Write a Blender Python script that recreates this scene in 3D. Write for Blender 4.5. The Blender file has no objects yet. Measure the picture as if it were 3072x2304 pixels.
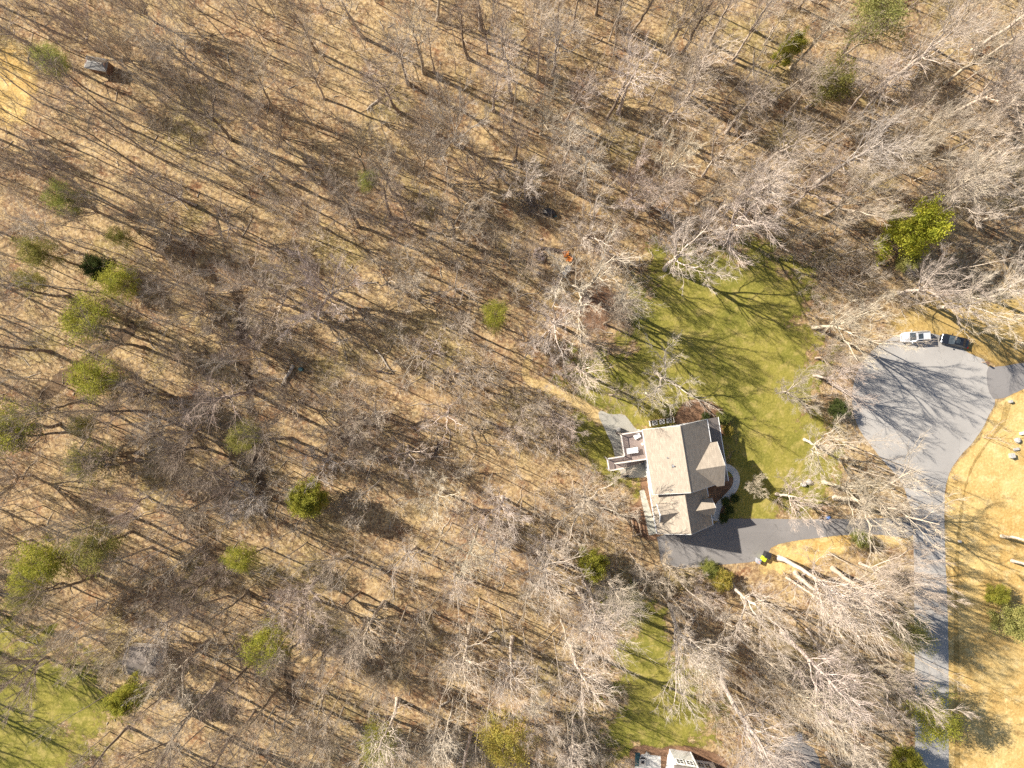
import bpy, math, random
import numpy as np
from mathutils import Vector, Matrix
from mathutils.geometry import tessellate_polygon

SC = bpy.context.scene
COL = SC.collection
R_ = math.radians
rng = np.random.default_rng(11)
random.seed(5)

# ------------------------------------------------------------------ camera, sky, sun, exposure
H_CAM = 120.0
cam_d = bpy.data.cameras.new('camera'); cam = bpy.data.objects.new('camera', cam_d); COL.objects.link(cam)
cam.location = (0, 0, H_CAM); cam.rotation_euler = (0, 0, 0)
cam_d.sensor_width = 36; cam_d.lens = 24; cam_d.clip_start = 1; cam_d.clip_end = 2000
SC.camera = cam
SUN_EL, SUN_AZ = R_(33.5), R_(155.0)          # azimuth counter-clockwise from +X
w = bpy.data.worlds.new('World'); SC.world = w; w.use_nodes = True
wn = w.node_tree; wn.nodes.clear()
sky = wn.nodes.new('ShaderNodeTexSky'); sky.sky_type = 'NISHITA'; sky.sun_disc = False
sky.sun_elevation = SUN_EL; sky.sun_rotation = math.pi/2 - SUN_AZ
bg = wn.nodes.new('ShaderNodeBackground'); bg.inputs[1].default_value = 0.068
wo = wn.nodes.new('ShaderNodeOutputWorld')
wn.links.new(sky.outputs[0], bg.inputs[0]); wn.links.new(bg.outputs[0], wo.inputs[0])
sd = bpy.data.lights.new('sun', 'SUN'); sd.energy = 5.0; sd.angle = R_(0.5); sd.color = (1.0, 0.93, 0.82)
sun = bpy.data.objects.new('sun', sd); COL.objects.link(sun)
TO_SUN = Vector((math.cos(SUN_AZ)*math.cos(SUN_EL), math.sin(SUN_AZ)*math.cos(SUN_EL), math.sin(SUN_EL)))
sun.rotation_euler = (-TO_SUN).to_track_quat('-Z', 'Y').to_euler(); sun.location = TO_SUN*300
SC.view_settings.view_transform = 'Standard'; SC.view_settings.look = 'None'
SC.view_settings.gamma = 1; SC.view_settings.use_curve_mapping = False
SC.view_settings.exposure = 1.2
SC.cycles.use_denoising = False
SC.cycles.max_bounces = 5; SC.cycles.diffuse_bounces = 3; SC.cycles.transmission_bounces = 3
SC.cycles.pixel_filter_type = 'BLACKMAN_HARRIS'; SC.cycles.filter_width = 1.5

# ------------------------------------------------------------------ helpers
PX = 180.0/3072
def W(px, py, z=0.0):
    """ground place of a point of the survey picture (3072 x 2304), at height z"""
    f = (H_CAM-z)/H_CAM
    return ((px-1536)*PX*f, (1152-py)*PX*f)

def tag(o, label=None, cat=None, group=None, kind=None):
    if label: o['label'] = label
    if cat: o['category'] = cat
    if group: o['group'] = group
    if kind: o['kind'] = kind
    return o

def empty(name, loc, rz=0.0, label=None, cat=None, group=None):
    o = bpy.data.objects.new(name, None); o.empty_display_size = 0.3
    o.location = (loc[0], loc[1], loc[2] if len(loc) > 2 else 0); o.rotation_euler = (0, 0, rz)
    COL.objects.link(o)
    return tag(o, label, cat, group)

def copy_tree(o, parent=None):
    c = o.copy(); COL.objects.link(c); c.parent = parent
    for ch in o.children: copy_tree(ch, c)
    return c

def link_mesh(name, me, parent=None, mat=None, smooth=False):
    if mat is not None and not me.materials: me.materials.append(mat)
    if smooth: me.polygons.foreach_set('use_smooth', [True]*len(me.polygons))
    o = bpy.data.objects.new(name, me); COL.objects.link(o); o.parent = parent
    return o

class MB:
    def __init__(s): s.v = []; s.f = []
    def add(s, verts, faces):
        n = len(s.v); s.v += [tuple(map(float, p)) for p in verts]
        s.f += [tuple(int(i)+n for i in f) for f in faces]; return s
    def box(s, c, d, rz=0.0, taper=1.0):
        x, y, z = d[0]/2, d[1]/2, d[2]/2; cr, sr = math.cos(rz), math.sin(rz); vs = []
        for sz in (-1, 1):
            t = taper if sz > 0 else 1
            for sx, sy in ((-1,-1),(1,-1),(1,1),(-1,1)):
                a, b = sx*x*t, sy*y*t
                vs.append((c[0]+a*cr-b*sr, c[1]+a*sr+b*cr, c[2]+sz*z))
        return s.add(vs, [(3,2,1,0),(4,5,6,7),(0,1,5,4),(1,2,6,5),(2,3,7,6),(3,0,4,7)])
    def slab(s, pts, t):
        n = len(pts); top = [tuple(p) for p in pts]; bot = [(p[0], p[1], p[2]-t) for p in pts]
        f = [tuple(range(n)), tuple(range(2*n-1, n-1, -1))] + [((i+1) % n, i, n+i, n+(i+1) % n) for i in range(n)]
        return s.add(top+bot, f)
    def extr(s, prof, a0, a1, axis='y'):
        """profile in (u,z) swept along an axis"""
        n = len(prof)
        P = (lambda u, z, a: (u, a, z)) if axis == 'y' else (lambda u, z, a: (a, u, z))
        vs = [P(u, z, a0) for u, z in prof]+[P(u, z, a1) for u, z in prof]
        f = [tuple(range(n)), tuple(range(2*n-1, n-1, -1))] + [((i+1) % n, i, n+i, n+(i+1) % n) for i in range(n)]
        return s.add(vs, f)
    def cyl(s, c, r, h, n=12, r2=None, axis='z'):
        r2 = r if r2 is None else r2; vs = []
        for k, (rr, zz) in enumerate(((r, 0), (r2, h))):
            for i in range(n):
                a = 2*math.pi*i/n; p = (rr*math.cos(a), rr*math.sin(a), zz)
                if axis == 'y': p = (p[0], p[2], p[1])
                if axis == 'x': p = (p[2], p[0], p[1])
                vs.append((c[0]+p[0], c[1]+p[1], c[2]+p[2]))
        return s.add(vs, [tuple(range(n-1, -1, -1)), tuple(range(n, 2*n))]+[(i, (i+1) % n, n+(i+1) % n, n+i) for i in range(n)])
    def tube(s, p, r, n=6):
        p = [Vector(q) for q in p]; rr = r if hasattr(r, '__len__') else [r]*len(p); vs = []
        for i, q in enumerate(p):
            t = (p[min(i+1, len(p)-1)]-p[max(i-1, 0)]).normalized()
            u = t.cross(Vector((0.3, 0.2, 1)) if abs(t.z) < 0.9 else Vector((1, 0.1, 0))).normalized(); v = t.cross(u)
            for k in range(n):
                a = 2*math.pi*k/n; vs.append(q+(u*math.cos(a)+v*math.sin(a))*rr[i])
        f = [(i*n+k, i*n+(k+1) % n, (i+1)*n+(k+1) % n, (i+1)*n+k) for i in range(len(p)-1) for k in range(n)]
        f += [tuple(range(n-1, -1, -1)), tuple(range((len(p)-1)*n, len(p)*n))]
        return s.add(vs, f)
    def blob(s, c, d, nu=10, nv=6, jit=0.0, zmin=-1.0):
        vs = []; f = []
        for j in range(nv+1):
            ph = -math.pi/2+math.pi*j/nv
            for i in range(nu):
                a = 2*math.pi*i/nu; q = 1+random.uniform(-jit, jit)
                vs.append((c[0]+d[0]*math.cos(ph)*math.cos(a)*q, c[1]+d[1]*math.cos(ph)*math.sin(a)*q, c[2]+d[2]*max(zmin, math.sin(ph))*q))
        for j in range(nv):
            for i in range(nu): f.append((j*nu+i, j*nu+(i+1) % nu, (j+1)*nu+(i+1) % nu, (j+1)*nu+i))
        return s.add(vs, f)
    def build(s, name, mat, parent=None, smooth=False):
        me = bpy.data.meshes.new(name); me.from_pydata(s.v, [], s.f); me.validate(); me.update()
        return link_mesh(name, me, parent, mat, smooth)

# ------------------------------------------------------------------ materials
class NT:
    def __init__(s, m): m.use_nodes = True; s.t = m.node_tree; s.t.nodes.clear()
    def n(s, typ, **kw):
        nd = s.t.nodes.new(typ)
        for k, v in kw.items(): setattr(nd, k, v)
        return nd
    def set(s, nd, key, v):
        if hasattr(v, 'is_linked') or isinstance(v, bpy.types.NodeSocket): s.t.links.new(v, nd.inputs[key])
        else: nd.inputs[key].default_value = v
    def noise(s, vec, scale, detail=3, rough=0.55):
        nd = s.n('ShaderNodeTexNoise'); s.set(nd, 'Vector', vec); nd.inputs['Scale'].default_value = scale
        nd.inputs['Detail'].default_value = detail; nd.inputs['Roughness'].default_value = rough
        return nd.outputs[0]
    def voro(s, vec, scale):
        nd = s.n('ShaderNodeTexVoronoi'); s.set(nd, 'Vector', vec); nd.inputs['Scale'].default_value = scale
        return nd.outputs[1]
    def step(s, val, a, b, lo=0.0, hi=1.0):
        nd = s.n('ShaderNodeMapRange', interpolation_type='SMOOTHSTEP'); s.set(nd, 0, val)
        for i, q in enumerate((a, b, lo, hi)): nd.inputs[1+i].default_value = q
        return nd.outputs[0]
    def math(s, op, a, b=0.5):
        nd = s.n('ShaderNodeMath', operation=op); s.set(nd, 0, a); s.set(nd, 1, b); return nd.outputs[0]
    def mix(s, fac, a, b, mode='MIX'):
        nd = s.n('ShaderNodeMix', data_type='RGBA', blend_type=mode); s.set(nd, 0, fac)
        s.set(nd, 6, a if not isinstance(a, tuple) else (*a[:3], 1)); s.set(nd, 7, b if not isinstance(b, tuple) else (*b[:3], 1))
        return nd.outputs[2]
    def pos(s): return s.n('ShaderNodeNewGeometry').outputs['Position']
    def obj(s): return s.n('ShaderNodeTexCoord').outputs['Object']
    def bsdf(s, color, rough=0.8, bump=None, bstr=0.3, bdist=0.05, metal=0.0, spec=0.3):
        b = s.n('ShaderNodeBsdfPrincipled'); o = s.n('ShaderNodeOutputMaterial')
        s.set(b, 'Base Color', color if not isinstance(color, tuple) else (*color[:3], 1)); s.set(b, 'Roughness', rough)
        b.inputs['Metallic'].default_value = metal; b.inputs['Specular IOR Level'].default_value = spec
        if bump is not None:
            q = s.n('ShaderNodeBump'); q.inputs['Strength'].default_value = bstr; q.inputs['Distance'].default_value = bdist
            s.set(q, 'Height', bump); s.t.links.new(q.outputs[0], b.inputs['Normal'])
        s.t.links.new(b.outputs[0], o.inputs[0]); return b

def simple(name, col, rough=0.6, metal=0.0, var=0.12, scale=3.0, spec=0.4):
    m = bpy.data.materials.new(name); t = NT(m)
    nz = t.noise(t.obj(), scale, 4)
    c = t.mix(t.step(nz, 0.3, 0.7), tuple(q*(1-var) for q in col), tuple(min(1, q*(1+var)) for q in col))
    t.bsdf(c, rough, metal=metal, spec=spec); return m

def litter(t, p):
    """dead leaves on the woodland floor"""
    big = t.noise(p, 0.045, 3); mid = t.noise(p, 0.28, 4, 0.6); fine = t.noise(p, 1.6, 5, 0.7); leaf = t.voro(p, 2.6)
    c = t.mix(t.step(big, 0.35, 0.65), (0.267, 0.165, 0.089), (0.334, 0.232, 0.119))
    c = t.mix(t.step(mid, 0.42, 0.70), c, (0.417, 0.295, 0.144))
    c = t.mix(t.step(mid, 0.46, 0.28), c, (0.228, 0.115, 0.059))
    g = t.noise(p, 0.075, 2)
    c = t.mix(t.step(g, 0.52, 0.68, 0, 0.6), c, (0.237, 0.195, 0.064))
    c = t.mix(t.step(fine, 0.50, 0.66, 0, 0.8), c, (0.543, 0.405, 0.219))
    c = t.mix(t.step(fine, 0.49, 0.32, 0, 0.85), c, (0.102, 0.058, 0.032))
    sep = t.n('ShaderNodeSeparateColor'); t.set(sep, 0, leaf)
    c = t.mix(t.step(sep.outputs[0], 0.72, 0.95, 0, 0.5), c, (0.485, 0.375, 0.235))
    c = t.mix(t.step(sep.outputs[1], 0.75, 0.95, 0, 0.6), c, (0.126, 0.075, 0.048))
    return c, fine

def ground_mat(name, cols=None, rag=1.3):
    m = bpy.data.materials.new(name); t = NT(m); p = t.pos()
    if not cols:
        c, fine = litter(t, p); t.bsdf(c, 0.95, fine, 0.7, 0.25, spec=0.1); return m
    a, b, d, e = cols
    n1 = t.noise(p, 0.12, 3); n2 = t.noise(p, 0.5, 4, 0.6); n3 = t.noise(p, 2.4, 3, 0.7)
    g = t.mix(t.step(n1, 0.38, 0.62), a, b)
    g = t.mix(t.step(n2, 0.48, 0.70, 0, 0.8), g, d)
    g = t.mix(t.step(n2, 0.45, 0.25, 0, 0.7), g, e)
    g = t.mix(t.step(n3, 0.5, 0.75, 0, 0.45), g, tuple(min(1, q*1.5) for q in d))
    g = t.mix(t.step(n3, 0.5, 0.25, 0, 0.45), g, tuple(q*0.55 for q in e))
    at = t.n('ShaderNodeAttribute', attribute_name='edge').outputs['Fac']
    k = t.math('ADD', t.math('MULTIPLY', at, 1.05), t.math('MULTIPLY', t.math('SUBTRACT', t.noise(p, 0.22, 7, 0.75), 0.5), rag))
    bs = t.bsdf(g, 0.95, n3, 0.5, 0.12, spec=0.1)
    out = [q for q in t.t.nodes if q.type == 'OUTPUT_MATERIAL'][0]
    tr = t.n('ShaderNodeBsdfTransparent'); mx = t.n('ShaderNodeMixShader'); t.set(mx, 0, t.step(k, 0.32, 0.62))
    t.t.links.new(tr.outputs[0], mx.inputs[1]); t.t.links.new(bs.outputs[0], mx.inputs[2]); t.t.links.new(mx.outputs[0], out.inputs[0]); return m

def asphalt_mat(name, c0, c1):
    m = bpy.data.materials.new(name); t = NT(m); p = t.pos()
    c = t.mix(t.step(t.noise(p, 0.10, 4), 0.35, 0.65), c0, c1)
    c = t.mix(t.step(t.noise(p, 0.6, 5, 0.65), 0.5, 0.8, 0, 0.4), c, tuple(q*0.8 for q in c0))
    c = t.mix(t.step(t.noise(p, 0.19, 6, 0.72), 0.52, 0.72, 0, 0.32), c, tuple(q*0.75*k for q, k in zip(c0, (1.06, 1.0, .92))))
    st = t.n('ShaderNodeMapping'); t.set(st, 0, p); st.inputs['Rotation'].default_value = (0, 0, 0.5); st.inputs['Scale'].default_value = (0.05, 0.7, 1)
    c = t.mix(t.step(t.noise(st.outputs[0], 1.0, 4, 0.6), 0.5, 0.75, 0, 0.3), c, tuple(q*1.12 for q in c1))
    f = t.noise(p, 6, 3, 0.8)
    c = t.mix(t.step(f, 0.55, 0.8, 0, 0.35), c, tuple(q*1.35 for q in c1))
    v = t.n('ShaderNodeTexVoronoi', feature='DISTANCE_TO_EDGE')
    wv = t.n('ShaderNodeMix', data_type='VECTOR'); wv.inputs[0].default_value = 0.12
    t.set(wv, 4, p); nn = t.n('ShaderNodeTexNoise'); t.set(nn, 'Vector', p); nn.inputs['Scale'].default_value = 0.5
    vm = t.n('ShaderNodeVectorMath', operation='SCALE'); t.set(vm, 0, nn.outputs[1]); vm.inputs[3].default_value = 25
    t.set(wv, 5, vm.outputs[0]); t.set(v, 'Vector', wv.outputs[1]); v.inputs['Scale'].default_value = 0.13
    crack = t.step(v.outputs[0], 0.006, 0.0, 0, 0.45)
    c = t.mix(crack, c, tuple(q*0.45 for q in c0))
    t.bsdf(c, 0.85, f, 0.2, 0.02, spec=0.25); return m

def shingle_mat(name, base):
    m = bpy.data.materials.new(name); t = NT(m); p = t.obj()
    b = t.n('ShaderNodeTexBrick'); t.set(b, 'Vector', p); b.inputs['Scale'].default_value = 1.0
    mp = t.n('ShaderNodeMapping'); t.set(mp, 0, p); mp.inputs['Rotation'].default_value = (0, 0, math.pi/2)
    t.set(b, 'Vector', mp.outputs[0])
    b.inputs['Brick Width'].default_value = 0.6; b.inputs['Row Height'].default_value = 0.16; b.inputs['Mortar Size'].default_value = 0.012
    b.inputs['Color1'].default_value = (*[q*0.84 for q in base], 1); b.inputs['Color2'].default_value = (*[q*1.16 for q in base], 1)
    b.inputs['Mortar'].default_value = (*[q*0.6 for q in base], 1); b.inputs['Bias'].default_value = 0.0
    c = t.mix(t.step(t.noise(p, 0.7, 4), 0.4, 0.7, 0, 0.5), b.outputs[0], tuple(q*0.86 for q in base))
    f = t.noise(p, 7, 2, 0.7)
    c = t.mix(t.step(f, 0.5, 0.75, 0, 0.3), c, tuple(min(1, q*1.25) for q in base))
    t.bsdf(c, 0.92, b.outputs[1], 0.25, -0.015, spec=0.15); return m

def bark_mat(name):
    m = bpy.data.materials.new(name); t = NT(m)
    oc = t.n('ShaderNodeObjectInfo')
    nz = t.noise(t.obj(), 2.5, 3)
    k = t.step(nz, 0.3, 0.7, 0.72, 1.2)
    hsv = t.n('ShaderNodeHueSaturation'); t.set(hsv, 'Color', oc.outputs['Color']); t.set(hsv, 'Value', k)
    t.bsdf(hsv.outputs[0], 0.9, spec=0.15); return m

def foliage_mat(name):
    m = bpy.data.materials.new(name); t = NT(m)
    oc = t.n('ShaderNodeObjectInfo'); n1 = t.noise(t.obj(), 0.9, 3)
    hsv = t.n('ShaderNodeHueSaturation'); t.set(hsv, 'Color', oc.outputs['Color']); t.set(hsv, 'Value', t.step(n1, 0.3, 0.7, 0.7, 1.3))
    t.set(hsv, 'Hue', t.step(n1, 0.3, 0.7, 0.515, 0.485))
    d = t.n('ShaderNodeBsdfDiffuse'); tr = t.n('ShaderNodeBsdfTranslucent'); mx = t.n('ShaderNodeMixShader'); o = t.n('ShaderNodeOutputMaterial')
    t.set(d, 0, hsv.outputs[0]); t.set(tr, 0, hsv.outputs[0]); mx.inputs[0].default_value = 0.5
    t.t.links.new(d.outputs[0], mx.inputs[1]); t.t.links.new(tr.outputs[0], mx.inputs[2]); t.t.links.new(mx.outputs[0], o.inputs[0])
    return m

M = dict(
    ground=ground_mat('leaf_litter'),
    lawn=ground_mat('lawn_grass', ((0.165, 0.156, 0.029), (0.230, 0.200, 0.042), (0.33, 0.262, 0.085), (0.092, 0.095, 0.021)), 3.0),
    dry=ground_mat('dry_grass', ((0.44, 0.285, 0.098), (0.52, 0.365, 0.145), (0.60, 0.45, 0.215), (0.33, 0.195, 0.066)), 1.7),
    gold=ground_mat('golden_grass', ((0.31, 0.20, 0.065), (0.37, 0.255, 0.09), (0.44, 0.32, 0.14), (0.21, 0.125, 0.045))),
    mulch=ground_mat('bark_mulch', ((0.165, 0.095, 0.058), (0.21, 0.12, 0.07), (0.28, 0.17, 0.10), (0.10, 0.06, 0.04))),
    creek=ground_mat('dark_soil', ((0.10, 0.066, 0.042), (0.13, 0.085, 0.05), (0.19, 0.135, 0.08), (0.06, 0.04, 0.028)), 2.0),
    sand=ground_mat('sandy_chips', ((0.40, 0.28, 0.125), (0.46, 0.33, 0.15), (0.54, 0.40, 0.20), (0.30, 0.19, 0.085)), 0.7),
    clay=ground_mat('bare_sand', ((0.42, 0.31, 0.18), (0.48, 0.36, 0.20), (0.55, 0.43, 0.27), (0.33, 0.23, 0.12))),
    gravel=ground_mat('pale_gravel', ((0.36, 0.35, 0.29), (0.42, 0.39, 0.32), (0.52, 0.48, 0.40), (0.26, 0.25, 0.21)), 0.7),
    road=asphalt_mat('old_asphalt', (0.30, 0.282, 0.262), (0.355, 0.333, 0.306)),
    drive=asphalt_mat('driveway_asphalt', (0.175, 0.163, 0.155), (0.215, 0.20, 0.19)),
    concrete=asphalt_mat('concrete', (0.46, 0.445, 0.42), (0.54, 0.52, 0.48)),
    stone=asphalt_mat('patio_stone', (0.30, 0.285, 0.245), (0.38, 0.355, 0.30)),
    shingle=shingle_mat('tan_shingle', (0.335, 0.282, 0.222)),
    shingle_grey=shingle_mat('grey_shingle', (0.205, 0.175, 0.155)),
    white=simple('white_paint', (0.80, 0.79, 0.76), 0.5, var=0.05),
    metal_roof=simple('dull_metal', (0.24, 0.228, 0.21), 0.5, 0.2, 0.08),
    glass=simple('dark_glass', (0.035, 0.045, 0.055), 0.08, var=0.3, spec=0.6),
    deck=simple('weathered_boards', (0.27, 0.21, 0.185), 0.8, var=0.15, scale=6),
    rail=simple('pale_rail', (0.66, 0.60, 0.54), 0.6, var=0.1),
    black=simple('black_plastic', (0.025, 0.024, 0.027), 0.35, var=0.2),
    rubber=simple('rubber', (0.02, 0.02, 0.02), 0.8),
    silver=simple('silver_paint', (0.62, 0.63, 0.65), 0.3, 0.25, 0.03, spec=0.6),
    navy=simple('black_paint', (0.012, 0.014, 0.020), 0.12, 0.0, 0.1, spec=0.7),
    chrome=simple('bright_metal', (0.6, 0.6, 0.6), 0.25, 0.9, 0.05),
    lamp=simple('lamp_lens', (0.75, 0.76, 0.78), 0.15, var=0.05),
    red=simple('red_lens', (0.16, 0.01, 0.01), 0.2),
    lime=simple('lime_plastic', (0.52, 0.66, 0.03), 0.45, var=0.06),
    greybin=simple('grey_plastic', (0.30, 0.30, 0.32), 0.5, var=0.1),
    pink=simple('pink_card', (0.55, 0.30, 0.28), 0.7), blue=simple('blue_plastic', (0.10, 0.2, 0.45), 0.5),
    orange=simple('orange_paint', (0.70, 0.23, 0.035), 0.5, var=0.06),
    teal=simple('teal_plastic', (0.03, 0.075, 0.08), 0.5), rock=simple('pale_rock', (0.38, 0.36, 0.33), 0.9, var=0.2),
    pinkrock=simple('field_stone', (0.34, 0.27, 0.25), 0.9, var=0.3), greyrock=simple('grey_rock', (0.36, 0.34, 0.32), 0.9, var=0.3),
    wood=simple('cut_wood', (0.46, 0.39, 0.30), 0.85, var=0.15), log=simple('pale_log', (0.45, 0.38, 0.30), 0.9, var=0.2),
    darklog=simple('dark_log', (0.07, 0.05, 0.045), 0.9, var=0.3), post=simple('fence_post', (0.36, 0.27, 0.19), 0.85, var=0.2),
    unit=simple('unit_metal', (0.42, 0.41, 0.39), 0.5, 0.3), brownbox=simple('brown_paint', (0.16, 0.09, 0.06), 0.6),
    brush=simple('brush', (0.21, 0.17, 0.15), 0.9, var=0.2), underbrush=simple('understorey', (0.43, 0.355, 0.28), 0.9, var=0.3, scale=0.15),
    cream=simple('cream_plastic', (0.78, 0.70, 0.55), 0.5),
    bark=bark_mat('bark'), leaf=foliage_mat('foliage'))

# ------------------------------------------------------------------ ground sheets
def densify(P, closed=True, it=2):
    P = np.array(P, float)
    for _ in range(it):      # Chaikin corner cutting
        Q = np.roll(P, -1, 0)
        if closed: P = np.stack([0.75*P+0.25*Q, 0.25*P+0.75*Q], 1).reshape(-1, 2)
        else:
            Q = P[1:]; B = P[:-1]
            P = np.vstack([P[:1], np.stack([0.75*B+0.25*Q, 0.25*B+0.75*Q], 1).reshape(-1, 2), P[-1:]])
    return P
def sdist(X, poly):
    """signed distance to a polygon, positive inside"""
    d = np.full(len(X), 1e9); ins = np.zeros(len(X), bool)
    for a, b in zip(poly, np.roll(poly, -1, 0)):
        e = b-a; t = np.clip(((X-a)@e)/max(e@e, 1e-9), 0, 1); q = a+t[:, None]*e
        d = np.minimum(d, np.hypot(*(X-q).T))
        c = (a[1] > X[:, 1]) != (b[1] > X[:, 1])
        xx = a[0]+(X[:, 1]-a[1])*e[0]/(e[1] if abs(e[1]) > 1e-9 else 1e-9)
        ins ^= c & (X[:, 0] < xx)
    return np.where(ins, d, -d)
OPEN = []   # polygons where no tree grows
def sheet(name, mat, px, z, fade=2.0, cell=0.6, smooth=2, keep_clear=0.0, label=None, world=False):
    poly = np.array(px if world else [W(*p) for p in px]); poly = densify(poly, True, smooth)
    lo, hi = poly.min(0)-fade-cell, poly.max(0)+fade+cell
    nx, ny = [int(q) for q in np.ceil((hi-lo)/cell)]
    gx, gy = np.meshgrid(lo[0]+np.arange(nx+1)*cell, lo[1]+np.arange(ny+1)*cell)
    X = np.stack([gx.ravel(), gy.ravel()], 1); d = sdist(X, poly)
    e = np.clip(0.5+d/(2*fade), 0, 1)
    idx = np.arange(len(X)).reshape(ny+1, nx+1)
    F = np.stack([idx[:-1, :-1], idx[:-1, 1:], idx[1:, 1:], idx[1:, :-1]], -1).reshape(-1, 4)
    F = F[(e[F] > 0.0).any(1)]
    u, inv = np.unique(F, return_inverse=True); F = inv.reshape(-1, 4)
    me = bpy.data.meshes.new(name); me.from_pydata(np.c_[X[u], np.full(len(u), z)].tolist(), [], F.tolist())
    at = me.attributes.new('edge', 'FLOAT', 'POINT'); at.data.foreach_set('value', e[u].astype(np.float32))
    o = link_mesh(name, me, None, mat); tag(o, label, kind='structure')
    if keep_clear is not None: OPEN.append((poly, keep_clear))
    return o
def flat(name, mat, px, z, smooth=1, keep_clear=1.0, jit=0.0, label=None):
    poly = densify([W(*p) for p in px], True, smooth) if smooth else np.array([W(*p) for p in px])
    P = poly
    if jit:
        Q = []
        for a, b in zip(P, np.roll(P, -1, 0)):
            n = max(1, int(np.hypot(*(b-a))/0.6)); Q += [a+(b-a)*k/n for k in range(n)]
        P = np.array(Q); P = P+rng.normal(0, jit, P.shape)
    tri = tessellate_polygon([[Vector((p[0], p[1], 0)) for p in P]])
    me = bpy.data.meshes.new(name); me.from_pydata([(p[0], p[1], z) for p in P], [], [tuple(t) for t in tri])
    o = link_mesh(name, me, None, mat); tag(o, label, kind='structure')
    import bmesh; bm = bmesh.new(); bm.from_mesh(me); bmesh.ops.recalc_face_normals(bm, faces=bm.faces)
    if sum(f.normal.z for f in bm.faces) < 0: bmesh.ops.reverse_faces(bm, faces=bm.faces)
    bm.to_mesh(me); bm.free()
    OPEN.append((poly, keep_clear)); return o
def ribbon(px, width):
    P = densify([W(*p) for p in px], False, 2); t = np.gradient(P, axis=0); t /= np.hypot(*t.T)[:, None]
    n = np.c_[-t[:, 1], t[:, 0]]; ww = np.interp(np.linspace(0, 1, len(P)), np.linspace(0, 1, len(width)), width) if hasattr(width, '__len__') else np.full(len(P), width)
    return np.vstack([P+n*ww[:, None]/2, (P-n*ww[:, None]/2)[::-1]])

g = MB().add([(-420, -420, 0), (420, -420, 0), (420, 420, 0), (-420, 420, 0)], [(0, 1, 2, 3)]).build('ground', M['ground'])
tag(g, 'brown woodland floor covered with dead leaves', kind='structure')

sheet('creek_bed', M['creek'], ribbon([(712, 860), (728, 1000), (752, 1200), (775, 1380), (800, 1560), (820, 1640)], [.6, 1.6, 1.0, 1.7, .8, .3]), 0.004, 1.2, 0.5, 0, None, 'dark creek bed running down the left woods', True)  # flat dark brown strip with ragged edges
sheet('creek_bed', M['creek'], ribbon([(120, 1190), (200, 1130), (300, 1060), (405, 975)], [1.6, 2.4, 2.0, 1.2]), 0.004, 0.9, 0.5, 0, None, 'dark side channel slanting near the left edge', True)
sheet('creek_bed', M['creek'], ribbon([(862, 1960), (874, 2060), (882, 2160)], [0.6, 1.6, 0.6]), 0.004, 0.8, 0.5, 0, None, 'short dark creek stretch below the green pine', True)
sheet('lawn', M['lawn'], [(1990, 770), (2080, 745), (2200, 775), (2300, 755), (2385, 800), (2410, 900), (2435, 1010), (2445, 1100), (2430, 1220), (2460, 1320), (2500, 1400), (2500, 1470), (2420, 1500), (2345, 1557), (2240, 1575), (2140, 1560), (2150, 1400), (2150, 1300), (2080, 1235), (1980, 1285), (1910, 1300), (1900, 1265), (1830, 1262), (1760, 1200), (1690, 1140), (1720, 1090), (1800, 1075), (1890, 1060), (1880, 1000), (1890, 900), (1940, 840)], 0.004, 6.0, label='green lawn above and right of the house')
sheet('lawn', M['lawn'], [(1730, 1230), (1790, 1270), (1860, 1330), (1900, 1420), (1935, 1500), (1890, 1500), (1850, 1420), (1790, 1400), (1730, 1330)], 0.008, 2.5, label='green lawn strip left of the deck')
sheet('lawn', M['lawn'], [(1830, 1780), (1900, 1800), (1960, 1840), (2010, 1900), (2040, 1980), (2095, 2090), (2150, 2200), (2110, 2250), (1950, 2250), (1840, 2260), (1840, 2150), (1880, 2000), (1880, 1900)], 0.008, 5.5, label='green lawn above the lower house')
sheet('lawn', M['lawn'], [(-260, 1820), (-60, 1860), (60, 1930), (150, 1940), (260, 2030), (310, 2060), (350, 2140), (270, 2190), (240, 2260), (190, 2420), (-260, 2420)], 0.008, 8.0, label='green lawn in the lower left corner')
sheet('verge', M['dry'], [(2835, 1480), (2855, 1420), (2880, 1385), (2945, 1312), (2975, 1245), (2995, 1205), (3080, 1160), (3250, 1130), (3250, 2420), (2835, 2420)], 0.012, 1.0, 0.7, 0, label='pale dry grass verge right of the road')
sheet('verge', M['gold'], [(2660, 985), (2740, 915), (2850, 890), (2960, 880), (3100, 840), (3100, 1090), (2985, 1095), (2930, 1060), (2800, 1040)], 0.012, 2.0, label='golden grass verge behind the parked cars')
sheet('verge', M['dry'], [(-60, 170), (40, 140), (90, 190), (110, 300), (60, 380), (-60, 330)], 0.012, 2.5, label='pale dry clearing near the upper left corner', keep_clear=None)
sheet('verge', M['dry'], [(2280, 1690), (2320, 1645), (2420, 1616), (2580, 1600), (2730, 1612), (2735, 1640), (2560, 1650), (2420, 1690), (2330, 1720)], 0.016, 3.5, label='tan grass verge below the driveway', keep_clear=None)
sheet('mulch_bed', M['mulch'], [(2020, 1265), (2045, 1215), (2090, 1195), (2150, 1210), (2185, 1255), (2195, 1300), (2150, 1310), (2050, 1280)], 0.016, 0.8, 0.4, label='reddish mulch bed at the upper right house corner')
sheet('mulch_bed', M['mulch'], [(2120, 1420), (2190, 1430), (2215, 1450), (2205, 1490), (2170, 1525), (2165, 1560), (2180, 1590), (2200, 1575), (2195, 1560), (2150, 1560), (2100, 1500)], 0.016, 0.6, 0.4, label='dark mulch bed between house and curved walk')
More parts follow.
